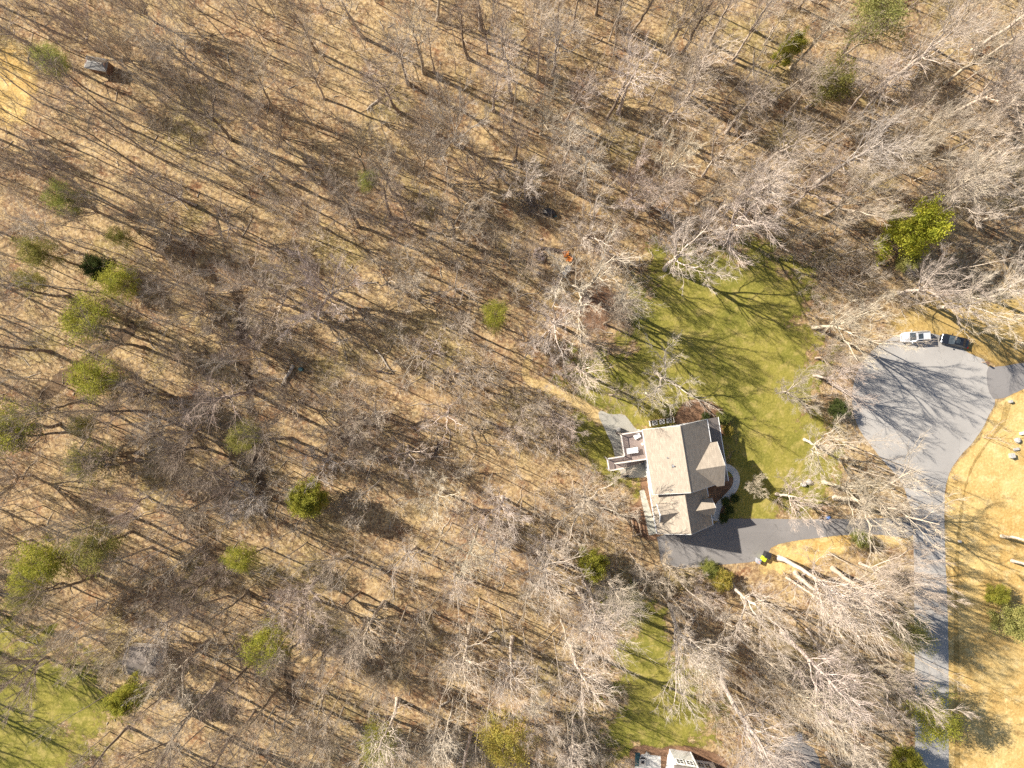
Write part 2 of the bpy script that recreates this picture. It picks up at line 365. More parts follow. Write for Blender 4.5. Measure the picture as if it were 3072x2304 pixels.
sheet('mulch_bed', M['mulch'], [(1925, 1420), (1945, 1425), (1990, 1610), (1965, 1625), (1900, 1600), (1890, 1520), (1925, 1500)], 0.016, 1.0, 0.4, label='brown mulch strip along the garage wall')
sheet('mulch_bed', M['mulch'], [(1740, 880), (1800, 860), (1850, 890), (1840, 960), (1790, 1000), (1740, 960)], 0.016, 3.5, 0.5, label='reddish leaf bed under the thick pale tree', keep_clear=None)
sheet('mulch_bed', M['mulch'], [(1890, 2300), (1893, 2235), (1950, 2240), (1985, 2250), (2010, 2235), (2140, 2250), (2185, 2290), (2185, 2330), (1890, 2330)], 0.012, .8, 0.5, label='reddish mulch bed round the lower house')
sheet('path', M['sand'], ribbon([(1590, 1068), (1572, 1115), (1585, 1145), (1640, 1160), (1690, 1185), (1760, 1225), (1812, 1262)], [1.1, 1.2, 1.4, 1.5, 1.7, 1.9, 1.9]), 0.020, 0.6, 0.25, 0, label='tan wood-chip path curving through the lawn', world=True)
sheet('sand_patch', M['clay'], [(1640, 765), (1680, 760), (1715, 780), (1715, 800), (1670, 790), (1640, 785)], 0.016, 0.6, 0.3, label='bare sandy patch at the fire clearing')
sheet('gravel_strip', M['gravel'], [(1918, 1472), (1932, 1470), (1972, 1600), (1947, 1606)], 0.020, 0.2, 0.2, 0, label='pale gravel strip along the garage side')
cul = [(2755+200*math.cos(a), 1195-200*math.sin(a)) for a in np.linspace(R_(35), R_(222), 22)]
road_px = [(2968, 1085)]+cul[1:]+[(2650, 1385), (2705, 1440), (2738, 1545), (2742, 1700), (2744, 2000), (2745, 2420), (2846, 2420), (2846, 2000), (2842, 1800), (2834, 1640), (2832, 1500), (2840, 1435), (2868, 1380), (2935, 1310), (2968, 1243), (2990, 1203)]
flat('road', M['road'], road_px, 0.024, 1, 0.6, 0.03, 'grey asphalt road ending in a round turning circle')
flat('driveway', M['drive'], [(2958, 1098), (2990, 1101), (3072, 1088), (3260, 1060), (3260, 1100), (3072, 1166), (2986, 1205), (2962, 1170)], 0.028, 1, 0.5, 0.02, 'dark asphalt driveway leaving the circle to the right')
flat('driveway', M['drive'], [(1968, 1603), (2135, 1577), (2165, 1556), (2240, 1556), (2400, 1557), (2560, 1556), (2700, 1553), (2746, 1540), (2748, 1618), (2640, 1604), (2560, 1602), (2400, 1619), (2316, 1636), (2300, 1668), (2264, 1686), (2180, 1692), (2100, 1700), (2010, 1708), (1982, 1695), (1976, 1640)], 0.028, 1, 0.5, 0.02, 'dark asphalt driveway from the garage to the road')
flat('driveway', M['drive'], [(2345, 2225), (2380, 2200), (2410, 2225), (2450, 2250), (2470, 2330), (2470, 2420), (2320, 2420), (2320, 2260)], 0.028, 1, 0.5, 0.03, 'grey asphalt driveway at the bottom edge')
flat('patio', M['stone'], [(1792, 1240), (1805, 1230), (1830, 1245), (1870, 1240), (1890, 1262), (1906, 1288), (1935, 1298), (1960, 1430), (1870, 1435), (1850, 1400), (1845, 1370), (1835, 1330), (1815, 1290)], 0.026, 1, 0.5, 0.03, 'grey stone patio beside and below the deck')
flat('patio', M['concrete'], [(1925, 2262), (1982, 2268), (1985, 2420), (1900, 2420), (1905, 2290)], 0.026, 0, 0.5, 0.0, 'grey patio left of the lower house')
wk = ribbon([(2168, 1398), (2195, 1406), (2212, 1430), (2206, 1465), (2175, 1497), (2152, 1518), (2147, 1562)], 1.15)
OPEN.append((wk, 0.5))
tri = tessellate_polygon([[Vector((p[0], p[1], 0)) for p in wk]])
me = bpy.data.meshes.new('walkway'); me.from_pydata([(p[0], p[1], 0.034) for p in wk], [], [tuple(t) for t in tri])
tag(link_mesh('walkway', me, None, M['concrete']), 'curved concrete walk from front porch to driveway', kind='structure')
# ------------------------------------------------------------------ the main house
HO = (27.28, -7.11); HR = R_(9.2)
def HL(x, y):
    return (HO[0]+x*math.cos(HR)-y*math.sin(HR), HO[1]+x*math.sin(HR)+y*math.cos(HR))
house = empty('house', HO, HR, 'large white two-storey house with tan shingle roof beside the green lawn', 'house')
OPEN.append((np.array([HL(*p) for p in ((-5.5, .5), (9.5, .5), (9.5, -11), (4.5, -18.5), (-6, -18.5))]), 2.0))

def window(parent, c, wid, hei, face, panes=2):
    """c centre on the wall plane, face in 'x-','x+','y-','y+'"""
    ax = face[0]; sg = -1 if face[1] == '-' else 1
    def P(u, d, z): return (c[0]+d*sg, c[1]+u, c[2]+z) if ax == 'x' else (c[0]+u, c[1]+d*sg, c[2]+z)
    def D(u, d, z): return (d, u, z) if ax == 'x' else (u, d, z)
    f = MB()
    for s_ in (-1, 1):
        f.box(P(s_*(wid/2+.05), .04, 0), D(.1, .1, hei+.2)); f.box(P(0, .045, s_*(hei/2+.06)), D(wid, .11, .12))
    f.box(P(0, .04, 0), D(wid, .06, .05))
    if panes > 1: f.box(P(0, .042, 0), D(.07, .07, hei))
    o = f.build('window', M['white'], parent)
    for k in range(panes):
        u = (k+.5)/panes*wid-wid/2
        for zz in (-1, 1):
            MB().box(P(u, .012, zz*hei/4), D(wid/panes-.05, .03, hei/2-.05)).build('pane', M['glass'], o)
    return o

wm = MB().extr([(-5, -.3), (5, -.3), (5, 6.05), (0, 9.3), (-5, 6.05)], -10.3, -.3)
wall = wm.build('wall', M['white'], house)
MB().box((5.5, -7.3, 3.15), (1.1, 6.6, 5.7)).extr([(-10.6, 6.0), (-4.0, 6.0), (-7.3, 8.1)], 4.9, 6.05, 'x').build('gable_wall', M['white'], house)
MB().extr([(-5.05, -.3), (3.65, -.3), (3.65, 4.05), (-.7, 7.7), (-5.05, 4.05)], -17.35, -10.28).build('garage_wall', M['white'], house)
T = .16
r = MB()
r.slab([(-5.45, .35, 5.94), (0, .35, 9.5), (0, -10.62, 9.5), (-5.45, -10.62, 5.94)], T).slab([(0, .35, 9.5), (5.4, .35, 5.97), (5.4, -10.62, 5.97), (0, -10.62, 9.5)], T)
roof = r.build('roof', M['shingle'], house)
MB().extr([(-.22, 9.38), (0, 9.545), (.22, 9.38)], -10.6, .33).build('ridge_cap', M['shingle'], roof)
for x_, y_, h_, rr in ((-1.9, -6.05, .42, .13), (-2.5, -4.65, .3, .06), (-2.7, -10.0, .3, .05)):
    z_ = 9.5+x_*.653
    v = MB().box((x_, y_, z_+.03), (.55 if rr > .1 else .3, .55 if rr > .1 else .3, .06)).build('vent_pipe', M['metal_roof'], house)
    MB().cyl((x_, y_, z_), rr, h_, 10).build('pipe', M['greybin'], v)
# front cross gable
q = .04
r = MB().slab([(1.6, -7.3, 8.45+q), (6.45, -7.3, 8.45+q), (6.45, -3.6, 6.0+q), (5.3, -3.6, 6.0+q)], T).slab([(1.6, -7.3, 8.45+q), (5.3, -11.02, 6.0+q), (6.45, -11.02, 6.0+q), (6.45, -7.3, 8.45+q)], T)
gr = r.build('front_gable_roof', M['shingle'], house)
# porch roof
r = MB().slab([(5.0, .15, 3.95), (8.12, .15, 3.0), (8.12, -10.9, 3.0), (5.0, -10.9, 3.95)], .14)
pr = r.build('porch_roof', M['shingle_grey'], house)
for k in range(5):
    MB().box((7.85, -.3-k*2.55, 1.45), (.22, .22, 2.8)).build('porch_post', M['white'], house)
MB().box((6.6, -5.4, .22), (2.9, 10.4, .36)).build('porch_floor', M['concrete'], house)
# garage roof
r = MB().slab([(-5.5, -10.3, 3.98), (-.7, -10.3, 8.0), (-.7, -17.7, 8.0), (-5.5, -17.7, 3.98)], T).slab([(-.7, -10.3, 8.0), (4.05, -10.3, 3.98), (4.05, -17.7, 3.98), (-.7, -17.7, 8.0)], T)
gro = r.build('garage_roof', M['shingle'], house)
MB().extr([(-.92, 7.86), (-.7, 8.05), (-.48, 7.86)], -17.68, -10.35).build('ridge_cap', M['shingle'], gro)
# west dormer on the garage roof
dm = MB().extr([(-15.35, 4.6), (-12.65, 4.6), (-12.65, 5.6), (-14, 6.85), (-15.35, 5.6)], -4.75, -2.2, 'x').build('dormer', M['white'], house)
MB().slab([(-5.0, -14, 7.05), (-1.75, -14, 7.05), (-3.75, -12.4, 5.42), (-5.0, -12.4, 5.42)], .12).slab([(-5.0, -14, 7.05), (-5.0, -15.6, 5.42), (-3.75, -15.6, 5.42), (-1.75, -14, 7.05)], .12).build('dormer_roof', M['shingle'], dm)
MB().slab([(-5.12, -14, 7.1), (-4.99, -14, 7.1), (-4.99, -12.3, 5.38), (-5.12, -12.3, 5.38)], .2).slab([(-5.12, -14, 7.1), (-5.12, -15.7, 5.38), (-4.99, -15.7, 5.38), (-4.99, -14, 7.1)], .2).build('dormer_trim', M['white'], dm)
window(house, (-4.75, -14, 5.55), 1.0, 1.0, 'x-')
# east entry gable on the garage roof
eg = MB().extr([(-15.4, 2.2), (-13.2, 2.2), (-13.2, 5.15), (-14.3, 6.35), (-15.4, 5.15)], 1.2, 4.0, 'x').build('entry_gable', M['white'], house)
MB().slab([(.85, -14.3, 6.72), (4.3, -14.3, 6.72), (4.3, -12.9, 5.2), (2.6, -12.9, 5.2)], .12).slab([(.85, -14.3, 6.72), (2.6, -15.7, 5.2), (4.3, -15.7, 5.2), (4.3, -14.3, 6.72)], .12).build('entry_roof', M['shingle'], eg)
# trim: gutters and rakes
for a, b, x_, z_ in ((.36, -10.64, -5.53, 5.84), (.36, -3.5, 5.47, 5.87)):
    MB().box((x_, (a+b)/2, z_), (.13, abs(a-b), .14)).build('gutter', M['white'], house)
MB().box((-5.58, -14.1, 3.88), (.13, 7.1, .14)).build('gutter', M['white'], house)
MB().box((4.12, -11.6, 3.88), (.13, 2.5, .14)).build('gutter', M['white'], house)
MB().box((4.12, -16.75, 3.88), (.13, 1.95, .14)).build('gutter', M['white'], house)
MB().box((8.19, -5.4, 2.92), (.13, 11.1, .14)).build('gutter', M['white'], house)
def rake(pts, y0, y1, x_=None):
    m_ = MB()
    for (u0, z0), (u1, z1) in zip(pts[:-1], pts[1:]):
        if x_ is None: m_.extr([(u0, z0), (u1, z1), (u1, z1-.2), (u0, z0-.2)], y0, y1)
        else: m_.extr([(u0, z0), (u1, z1), (u1, z1-.2), (u0, z0-.2)], x_[0], x_[1], 'x')
    return m_.build('rake_board', M['white'], house)
rake([(-5.45, 5.93), (0, 9.49), (5.4, 5.96)], .355, .40)
rake([(-5.45, 5.93), (0, 9.49), (5.4, 5.96)], -10.67, -10.625)
rake([(-5.5, 3.97), (-.7, 7.99), (4.05, 3.97)], -17.75, -17.705)
rake([(-11.02, 6.03), (-7.3, 8.48), (-3.6, 6.03)], 0, 0, (6.455, 6.5))
rake([(-15.7, 5.19), (-14.3, 6.71), (-12.9, 5.19)], 0, 0, (4.305, 4.35))
# windows: west wall two storeys, north wall, garage
for y_ in (-2.0, -4.2, -6.5, -9.0):
    window(house, (-5.0, y_, 4.75), 1.1, 1.3, 'x-')
for y_ in (-2.2, -6.9, -9.2):
    window(house, (-5.0, y_, 1.75), 1.3, 1.4, 'x-')
MB().box((-5.03, -4.3, 4.2-1.5+.0), (.07, 1.7, 0.06)).build('door_sill', M['white'], house)
for x_ in (-3.3, -2.4, 1.4, 3.6): window(house, (x_, -.3, 4.8), .8, 1.2, 'y+')
for x_ in (-3.0, 2.6): window(house, (x_, -.3, 1.9), .9, 1.3, 'y+')
window(house, (6.05, -7.3, 4.9), 1.8, 1.3, 'x+'); window(house, (6.05, -5.4, 1.9), 1.2, 1.4, 'x+')
for x_ in (-2.9, 1.6):
    d_ = MB().box((x_, -17.37, 1.2), (2.7, .08, 2.3)).build('garage_door', M['white'], house)
    for k in range(4): MB().box((x_, -17.42, .35+k*.56), (2.6, .03, .5)).build('panel', M['white'], d_)
window(house, (-.7, -17.35, 5.5), 1.0, 1.2, 'y-')
dd = MB().box((5.02, -2.2, 1.5), (.08, 1.0, 2.1)).build('door', M['brownbox'], house); MB().blob((5.1, -1.85, 1.45), (.04, .04, .04), 6, 4).build('handle', M['chrome'], dd)
for x_, y_ in ((-5.08, -.36), (-5.08, -10.2), (4.95, -.25)):
    MB().box((x_, y_, 3.0), (.09, .09, 5.7)).build('downspout', M['white'], house)

# deck (part of the house)
DZ = 2.9
dk = MB().box((-6.97, -2.5, DZ-.09), (3.85, 5.0, .18)).box((-10.38, -4.85, DZ-.10), (2.96, 2.1, .17)).build('deck', M['deck'], house)
bd = MB()
for k in range(27): bd.box((-8.83+k*.142, -2.5, DZ+.012), (.128, 4.94, .024))
for k in range(20): bd.box((-11.78+k*.142, -4.85, DZ+.012), (.128, 2.04, .024))
tag(bd.build('floor_board', M['deck'], dk), kind='stuff')
def rail(p, q_):
    m_ = MB(); L = math.dist(p, q_); a = math.atan2(q_[1]-p[1], q_[0]-p[0]); mid = ((p[0]+q_[0])/2, (p[1]+q_[1])/2)
    m_.box((*mid, DZ+1.0), (L, .13, .06), a).box((*mid, DZ+.13), (L, .06, .06), a)
    n = max(2, int(L/.16))
    for k in range(n+1):
        t = k/n; m_.box((p[0]+(q_[0]-p[0])*t, p[1]+(q_[1]-p[1])*t, DZ+.56), (.04, .04, .82), a)
    m_.build('railing', M['rail'], dk)
    for t in np.linspace(0, 1, max(2, int(L/2)+1)):
        P = MB().box((p[0]+(q_[0]-p[0])*t, p[1]+(q_[1]-p[1])*t, DZ/2+.5), (.14, .14, DZ+1.15)); P.build('post', M['rail'], dk)
rail((-5.2, -.08), (-8.84, -.08)); rail((-8.84, -.08), (-8.84, -3.82)); rail((-8.84, -3.82), (-11.8, -3.82))
rail((-11.8, -3.82), (-11.8, -5.84)); rail((-11.8, -5.84), (-9.4, -5.84)); rail((-10.6, -4.82), (-5.2, -4.92))
for k in range(14):
    MB().box((-8.7+k*.27, -5.36, DZ-.2-k*.19), (.29, .95, .05)).build('stair_tread', M['deck'], dk)
for y_ in (-4.86, -5.86):
    MB().extr([(-8.9, DZ-.02), (-8.75, DZ-.02), (-5.1, .3), (-5.1, .02), (-5.4, .02), (-8.9, DZ-.35)], y_-.03, y_+.03).build('stringer', M['deck'], dk)

# ------------------------------------------------------------------ things round the house
def at(px, py, z=0): a = W(px, py, z); return (a[0], a[1], z)
def hl3(x, y, z=0): return (*HL(x, y), z)
DT = DZ+.025
t = empty('table', hl3(-7.35, -3.1, DT), HR, 'long white rectangular table on the upper deck', 'table')
MB().box((0, 0, .72), (1.95, .95, .05)).build('table_top', M['white'], t)
for sx in (-1, 1):
    for sy in (-1, 1): MB().box((sx*.85, sy*.38, .35), (.07, .07, .7)).build('leg', M['white'], t)
t = empty('lounge_chair', hl3(-6.15, -.85, DT), HR+R_(22), 'white cushioned seat at the upper corner of the deck', 'chair')
MB().box((0, 0, .3), (1.0, .75, .2)).build('seat', M['white'], t); MB().box((.48, 0, .55), (.16, .75, .45)).build('backrest', M['white'], t)
for sx in (-1, 1):
    for sy in (-1, 1): MB().box((sx*.42, sy*.3, .1), (.06, .06, .2)).build('leg', M['greybin'], t)
t = empty('side_table', hl3(-5.45, -2.3, DT), HR, 'small round cream table against the white wall on the deck', 'table')
MB().cyl((0, 0, .46), .24, .04, 14).build('table_top', M['cream'], t); MB().cyl((0, 0, 0), .05, .46, 8).build('pedestal', M['cream'], t); MB().cyl((0, 0, 0), .18, .03, 10).build('base', M['cream'], t)
t = empty('kettle_grill', hl3(-8.62, .55), HR, 'pale round domed grill standing on the patio by the deck corner', 'grill')
MB().cyl((0, 0, .55), .42, .1, 14).blob((0, 0, .65), (.45, .45, .32), 14, 8, 0, 0).build('lid', M['rock'], t, True); MB().blob((0, 0, .62), (.45, .45, .35), 14, 6).build('bowl', M['black'], t, True)
for k in range(3):
    a = k*2.1; MB().tube([(.3*math.cos(a), .3*math.sin(a), .45), (.42*math.cos(a), .42*math.sin(a), 0)], .03).build('leg', M['black'], t)
t = empty('planter', hl3(-8.95, -.1), HR, 'small pale round pot beside the deck post', 'pot')
MB().cyl((0, 0, 0), .2, .45, 12, .28).build('pot', M['rock'], t); MB().cyl((0, 0, .45), .25, .02, 12).build('soil', M['darklog'], t)
t = empty('patio_chair', hl3(-8.15, .35), HR+R_(40), 'pale folding patio chair next to the domed grill', 'chair')
MB().box((0, 0, .42), (.5, .5, .05)).build('seat', M['cream'], t); MB().box((.26, 0, .7), (.05, .5, .5)).build('backrest', M['black'], t)
for sx in (-1, 1):
    for sy in (-1, 1): MB().box((sx*.22, sy*.22, .2), (.04, .04, .4)).build('leg', M['black'], t)
t = empty('storage_box', hl3(-8.9, -7.55), HR, 'dark storage bin on the ground below the deck landing', 'box')
MB().box((0, 0, .4), (1.3, .6, .8)).build('body', M['black'], t); MB().box((0, 0, .84), (1.36, .66, .08)).build('lid', M['black'], t)
for k, (x_, d_) in enumerate(((-2.25, 'leftmost of the three fans beside the upper wall'), (-.97, 'middle of the three fans beside the upper wall'), (.32, 'rightmost of the three fans beside the upper wall'))):
    t = empty('air_conditioner', hl3(x_, .68), HR, 'square grey air conditioner, '+d_, 'air conditioner', 'air conditioners beside the house')
    MB().box((0, 0, .42), (.86, .8, .84)).build('body', M['unit'], t); MB().cyl((0, 0, .842), .36, .02, 18).build('fan_opening', M['black'], t)
    for j in range(4):
        a = j*math.pi/2+.5; MB().slab([(.05*math.cos(a), .05*math.sin(a), .885), (.32*math.cos(a-.25), .32*math.sin(a-.25), .875), (.32*math.cos(a+.25), .32*math.sin(a+.25), .895)], .01).build('fan_blade', M['rock'], t)
    MB().cyl((0, 0, .87), .07, .03, 8).build('hub', M['rock'], t)
t = empty('screen_fence', hl3(-1.0, 1.15), HR, 'low pale screen fence around the three air conditioners', 'fence')
for k in range(10): MB().box((-1.95+k*.44, 0.02, .5), (.40, .04, .9)).build('board', M['post'], t)
for x_ in (-2.1, 2.1): MB().box((x_, -.45, .5), (.05, 1.0, .9)).build('board', M['rail'], t)
for x_ in (-2.1, 0, 2.1): MB().box((x_, .08, .52), (.09, .07, 1.04)).build('post', M['post'], t)

# fence of the small garden bed left of the garage
t = empty('garden_fence', at(1918, 1565), R_(10), 'light wooden post-and-rail garden fence left of the gravel strip', 'fence')
for x_, y_, L, a in ((-.2, 0, 4.2, 1.57), (-1.4, -.3, 3.8, 1.57), (-.7, 2.1, 2.0, .15), (-.9, -2.0, 1.6, .15)):
    MB().box((x_, y_, .85), (L, .09, .09), a).box((x_, y_, .42), (L, .07, .09), a).build('rail', M['post'], t)
    for s_ in (-.5, 0, .5): MB().box((x_+math.cos(a)*L*s_, y_+math.sin(a)*L*s_, .5), (.12, .12, 1.0)).build('post', M['post'], t)

# wheeled bins at the driveway's edge
def bin_(name, p, rz, mat, label, lid=None, s=1.0, full=False):
    t = empty(name, p, rz, label, 'bin', 'bins at the driveway edge')
    MB().box((0, 0, .52*s), (.62*s, .7*s, .95*s), 0, 1.12).build('body', M[mat], t)
    if full:
        MB().box((.08, -.12, 1.0*s), (.22, .25, .12)).build('contents', M['pink'], t); MB().box((-.12, .14, 1.0*s), (.25, .2, .14), .4).build('contents', M['rock'], t); MB().box((.12, .2, 1.01*s), (.16, .15, .1), .2).build('contents', M['blue'], t)
        MB().box((0, .37*s, 1.0*s), (.72*s, .05, .06)).box((0, -.37*s, 1.0*s), (.72*s, .05, .06)).build('rim', M[mat], t)
    else: MB().extr([(-.40*s, 1.0*s), (.40*s, 1.0*s), (.40*s, 1.06*s), (0, 1.14*s), (-.38*s, 1.08*s)], -.36*s, .36*s, 'x').build('lid', M[lid or mat], t)
    for sx in (-1, 1): MB().cyl((sx*.3*s-.03, -.33*s, .12), .12, .06, 10, axis='x').build('wheel', M['rubber'], t)
    MB().box((0, -.44*s, .98*s), (.55*s, .04, .04)).build('handle', M[mat], t); return t
bin_('wheeled_bin', at(2296, 1661), R_(-20), 'black', 'large black wheeled bin, the upper one at the driveway edge', s=1.35)
bin_('wheeled_bin', at(2287, 1673), R_(-30), 'lime', 'lime green topped bin between the black and the grey bin', s=.95)
bin_('recycling_bin', at(2271, 1679), R_(-18), 'greybin', 'grey open bin filled with coloured refuse left of the lime bin', s=1.05, full=True)
t = empty('rake', at(2304, 1668), 0, 'thin pale pole leaning on the black bin', 'pole')
MB().tube([(-.6, .6, 1.4), (.5, -.35, .03)], .03).build('pole', M['log'], t)

# ------------------------------------------------------------------ cars
def car(name, p, rz, label, L, Wd, suv, paint):
    t = empty(name, p, rz, label, 'car', 'cars parked on the turning circle')   # nose towards -X
    x0, x1 = -L/2, L/2; hw = Wd/2
    def loft(st, n=12):
        m_ = MB(); rings = []
        for x, w_, zb, zt, rr in st:
            k = len(m_.v)
            for a in range(n):
                th = 2*math.pi*(a+.5)/n; c_, s_ = math.cos(th), math.sin(th); e = .45
                m_.v.append((x, w_*math.copysign(abs(c_)**e, c_), (zb+zt)/2+(zt-zb)/2*math.copysign(abs(s_)**e, s_)))
            rings.append(k)
        for a, b in zip(rings[:-1], rings[1:]):
            for i in range(n): m_.f.append((a+i, b+i, b+(i+1) % n, a+(i+1) % n))
        m_.f.append(tuple(rings[0]+i for i in range(n))); m_.f.append(tuple(rings[-1]+n-1-i for i in range(n)))
        return m_
    if suv:
        st = [(x0, hw*.72, .45, .82, 0), (x0+.12, hw*.88, .33, .98, 0), (x0+.5, hw*.97, .28, 1.04, 0), (x0+1.25, hw, .26, 1.10, 0), (0, hw, .26, 1.12, 0), (x1-.5, hw, .28, 1.12, 0), (x1-.1, hw*.95, .33, 1.08, 0), (x1, hw*.88, .45, .95, 0)]
        wsx, rx0, rx1, rex, roof_z, belt = x0+1.2, x0+1.95, x1-.35, x1-.08, 1.76, 1.09
    else:
        st = [(x0, hw*.55, .42, .66, 0), (x0+.18, hw*.80, .30, .78, 0), (x0+.6, hw*.95, .25, .86, 0), (x0+1.3, hw, .24, .93, 0), (0, hw, .24, .96, 0), (x1-.7, hw, .26, .98, 0), (x1-.2, hw*.86, .32, .94, 0), (x1, hw*.62, .45, .85, 0)]
        wsx, rx0, rx1, rex, roof_z, belt = x0+1.25, x0+2.05, x1-1.35, x1-.55, 1.44, .93
    loft(st, 16).build('body', M[paint], t, True)
    b = hw*.90; c = hw*.74
    MB().slab([(rx0, -c, roof_z), (rx1, -c, roof_z), (rx1, c, roof_z), (rx0, c, roof_z)], .06).build('roof', M[paint], t)
    def quad(nm, pts, mat): 
        n = (Vector(pts[1])-Vector(pts[0])).cross(Vector(pts[2])-Vector(pts[0])).normalized()*.03
        MB().add(pts+[tuple(Vector(q_)-n) for q_ in pts], [(0, 1, 2, 3), (7, 6, 5, 4), (0, 4, 5, 1), (1, 5, 6, 2), (2, 6, 7, 3), (3, 7, 4, 0)]).build(nm, mat, t)
    rz_ = roof_z-.03
    quad('windshield', [(wsx, b*.95, belt), (wsx, -b*.95, belt), (rx0+.02, -c*.97, rz_), (rx0+.02, c*.97, rz_)], M['glass'])
    quad('rear_window', [(rex, -b*.92, belt), (rex, b*.92, belt), (rx1-.02, c*.97, rz_), (rx1-.02, -c*.97, rz_)], M['glass'])
    for s_ in (-1, 1):
        xs = [wsx+.05, x0+L*.5, rex-.03]; xr = [rx0, x0+L*.5, rx1]
        for k in range(2):
            pts = [(xs[k]+.03, s_*b, belt), (xs[k+1]-.03, s_*b, belt), (xr[k+1]-.03, s_*c, rz_), (xr[k]+.03, s_*c, rz_)]
            quad('side_window', pts if s_ < 0 else pts[::-1], M['glass'])
        MB().tube([(wsx, s_*b*.97, belt), (rx0, s_*c, roof_z-.02)], .05).build('pillar', M[paint], t); MB().tube([(rex, s_*b*.95, belt), (rx1, s_*c, roof_z-.02)], .05).build('pillar', M[paint], t)
        MB().box((wsx+.35, s_*(hw+.1), belt+.06), (.16, .22, .15)).build('mirror', M[paint], t)
        MB().blob((x0+.14, s_*hw*.62, .72 if not suv else .82), (.16, .22, .10), 10, 6).build('headlight', M['lamp'], t, True)
        MB().box((x1-.06, s_*hw*.72, .85 if not suv else .95), (.1, .3, .18)).build('taillight', M['red'], t)
        if suv: MB().tube([(rx0+.2, s_*c*.9, roof_z+.07), (rx1-.15, s_*c*.9, roof_z+.07)], .03).box((rx0+.25, s_*c*.9, roof_z+.03), (.1, .05, .06)).box((rx1-.2, s_*c*.9, roof_z+.03), (.1, .05, .06)).build('roof_rail', M['black'], t)
        for x in (x0+.85, x1-.9):
            wh = MB().cyl((x, s_*(hw-.1)-.11, .34), .34, .22, 18, axis='y').build('wheel', M['rubber'], t)
            MB().cyl((x, s_*(hw+.0)-.03, .34), .21, .06, 14, axis='y').build('rim', M['chrome'], wh)
    MB().box((x0-.02, 0, .45), (.14, hw*1.3, .2)).build('bumper', M['black' if not suv else 'lamp'], t)
    if suv:
        MB().box(((rx0+rx1)/2-.45, 0, roof_z+.012), (.85, c*1.35, .03)).build('sunroof', M['glass'], t)
        MB().box((x0+.02, 0, .72), (.08, hw*.9, .2)).build('grille', M['black'], t)
    else: MB().box((rx0+.55, 0, roof_z+.012), (.75, c*1.2, .025)).build('sunroof', M['glass'], t)
    MB().box((x1+.01, 0, .62), (.03, .5, .14)).build('number_plate', M['rock'], t)
    return t
car('parked_car', at(2739, 1011), R_(4), 'silver sport utility car with roof rails parked on the circle', 4.75, 1.9, True, 'silver')
car('parked_car', at(2857, 1024), R_(-13), 'shiny black sedan parked behind the silver car', 4.85, 1.85, False, 'navy')
OPEN.append((np.array([W(*p) for p in ((2690, 985), (2900, 985), (2920, 1060), (2690, 1045))]), 3.0))

# ------------------------------------------------------------------ fire clearing
def adirondack(p, rz, label):
    t = empty('garden_chair', p, rz, label, 'chair', 'orange chairs at the fire clearing')
    MB().slab([(-.32, -.3, .42), (.3, -.3, .3), (.3, .3, .3), (-.32, .3, .42)], .05).build('seat', M['orange'], t)
    for k in range(5): MB().slab([(.27, -.3+k*.122, .33), (.62, -.34+k*.138, 1.05-abs(k-2)*.05), (.62, -.23+k*.138, 1.05-abs(k-2)*.05), (.27, -.19+k*.122, .33)], .04).build('slat', M['orange'], t)
    for s_ in (-1, 1):
        MB().box((.02, s_*.40, .58), (.85, .16, .04)).build('armrest', M['orange'], t)
        MB().box((-.33, s_*.36, .29), (.08, .06, .56)).build('leg', M['orange'], t); MB().box((.38, s_*.36, .29), (.08, .06, .56)).build('leg', M['orange'], t)
adirondack(at(1695, 764), R_(15), 'orange wooden garden chair, the upper one at the clearing')
adirondack(at(1705, 778), R_(-20), 'orange wooden garden chair, the lower one at the clearing')
for px, py, s_, lb in ((1704, 808, .62, 'grey round stump, the upper one below the orange chairs'), (1693, 819, .52, 'grey round stump, the lower one below the orange chairs')):
    t = empty('stump', at(px, py), 0, lb, 'stump', 'round stumps below the orange chairs')
    MB().cyl((0, 0, 0), s_*1.1, .5, 14, s_).build('bark', M['log'], t); MB().cyl((0, 0, .5), s_*.94, .025, 14).build('cut_face', M['rock'], t); MB().cyl((0, 0, .525), s_*.5, .01, 12).build('heartwood', M['greyrock'], t)
t = empty('stone_pile', at(1622, 765), 0, 'heap of pinkish field stones left of the sandy patch', 'stones')
for k in range(22):
    a, d_ = random.uniform(0, 6.28), abs(random.gauss(0, .9)); s_ = random.uniform(.22, .45)
    MB().blob((d_*math.cos(a), d_*math.sin(a)*1.5, max(.1, .55-d_*.35)), (s_, s_*random.uniform(.7, 1.1), s_*.7), 7, 5, .12).build('stone', M['pinkrock'], t)
t = empty('log_bench', at(1662, 751), R_(-6), 'dark log bench above the sandy patch', 'bench')
MB().tube([(-2.0, .1, .35), (-.5, .05, .36), (1.0, -.05, .34), (2.1, 0, .33)], [.3, .32, .3, .26], 9).build('log', M['darklog'], t)
for x_ in (-1.3, 1.3): MB().box((x_, 0, .1), (.35, .6, .24)).build('support', M['greyrock'], t)
t = empty('tarp_heap', at(1648, 640), R_(-18), 'black covered heap with bluish corner beside the brush pile', 'tarp')
MB().blob((0, 0, .3), (1.35, .75, .75), 12, 7, .12, -.4).build('cover', M['black'], t, False); MB().box((1.15, -.25, .5), (.5, .35, .12), .4).build('corner', M['teal'], t)
t = empty('barrel', at(906, 1108), 0, 'small teal barrel beside the fallen log in the left woods', 'barrel')
MB().cyl((0, 0, 0), .36, .9, 14).build('body', M['teal'], t); MB().cyl((0, 0, .9), .38, .06, 14).build('lid', M['teal'], t); MB().cyl((0, 0, .45), .38, .05, 14).build('hoop', M['black'], t)

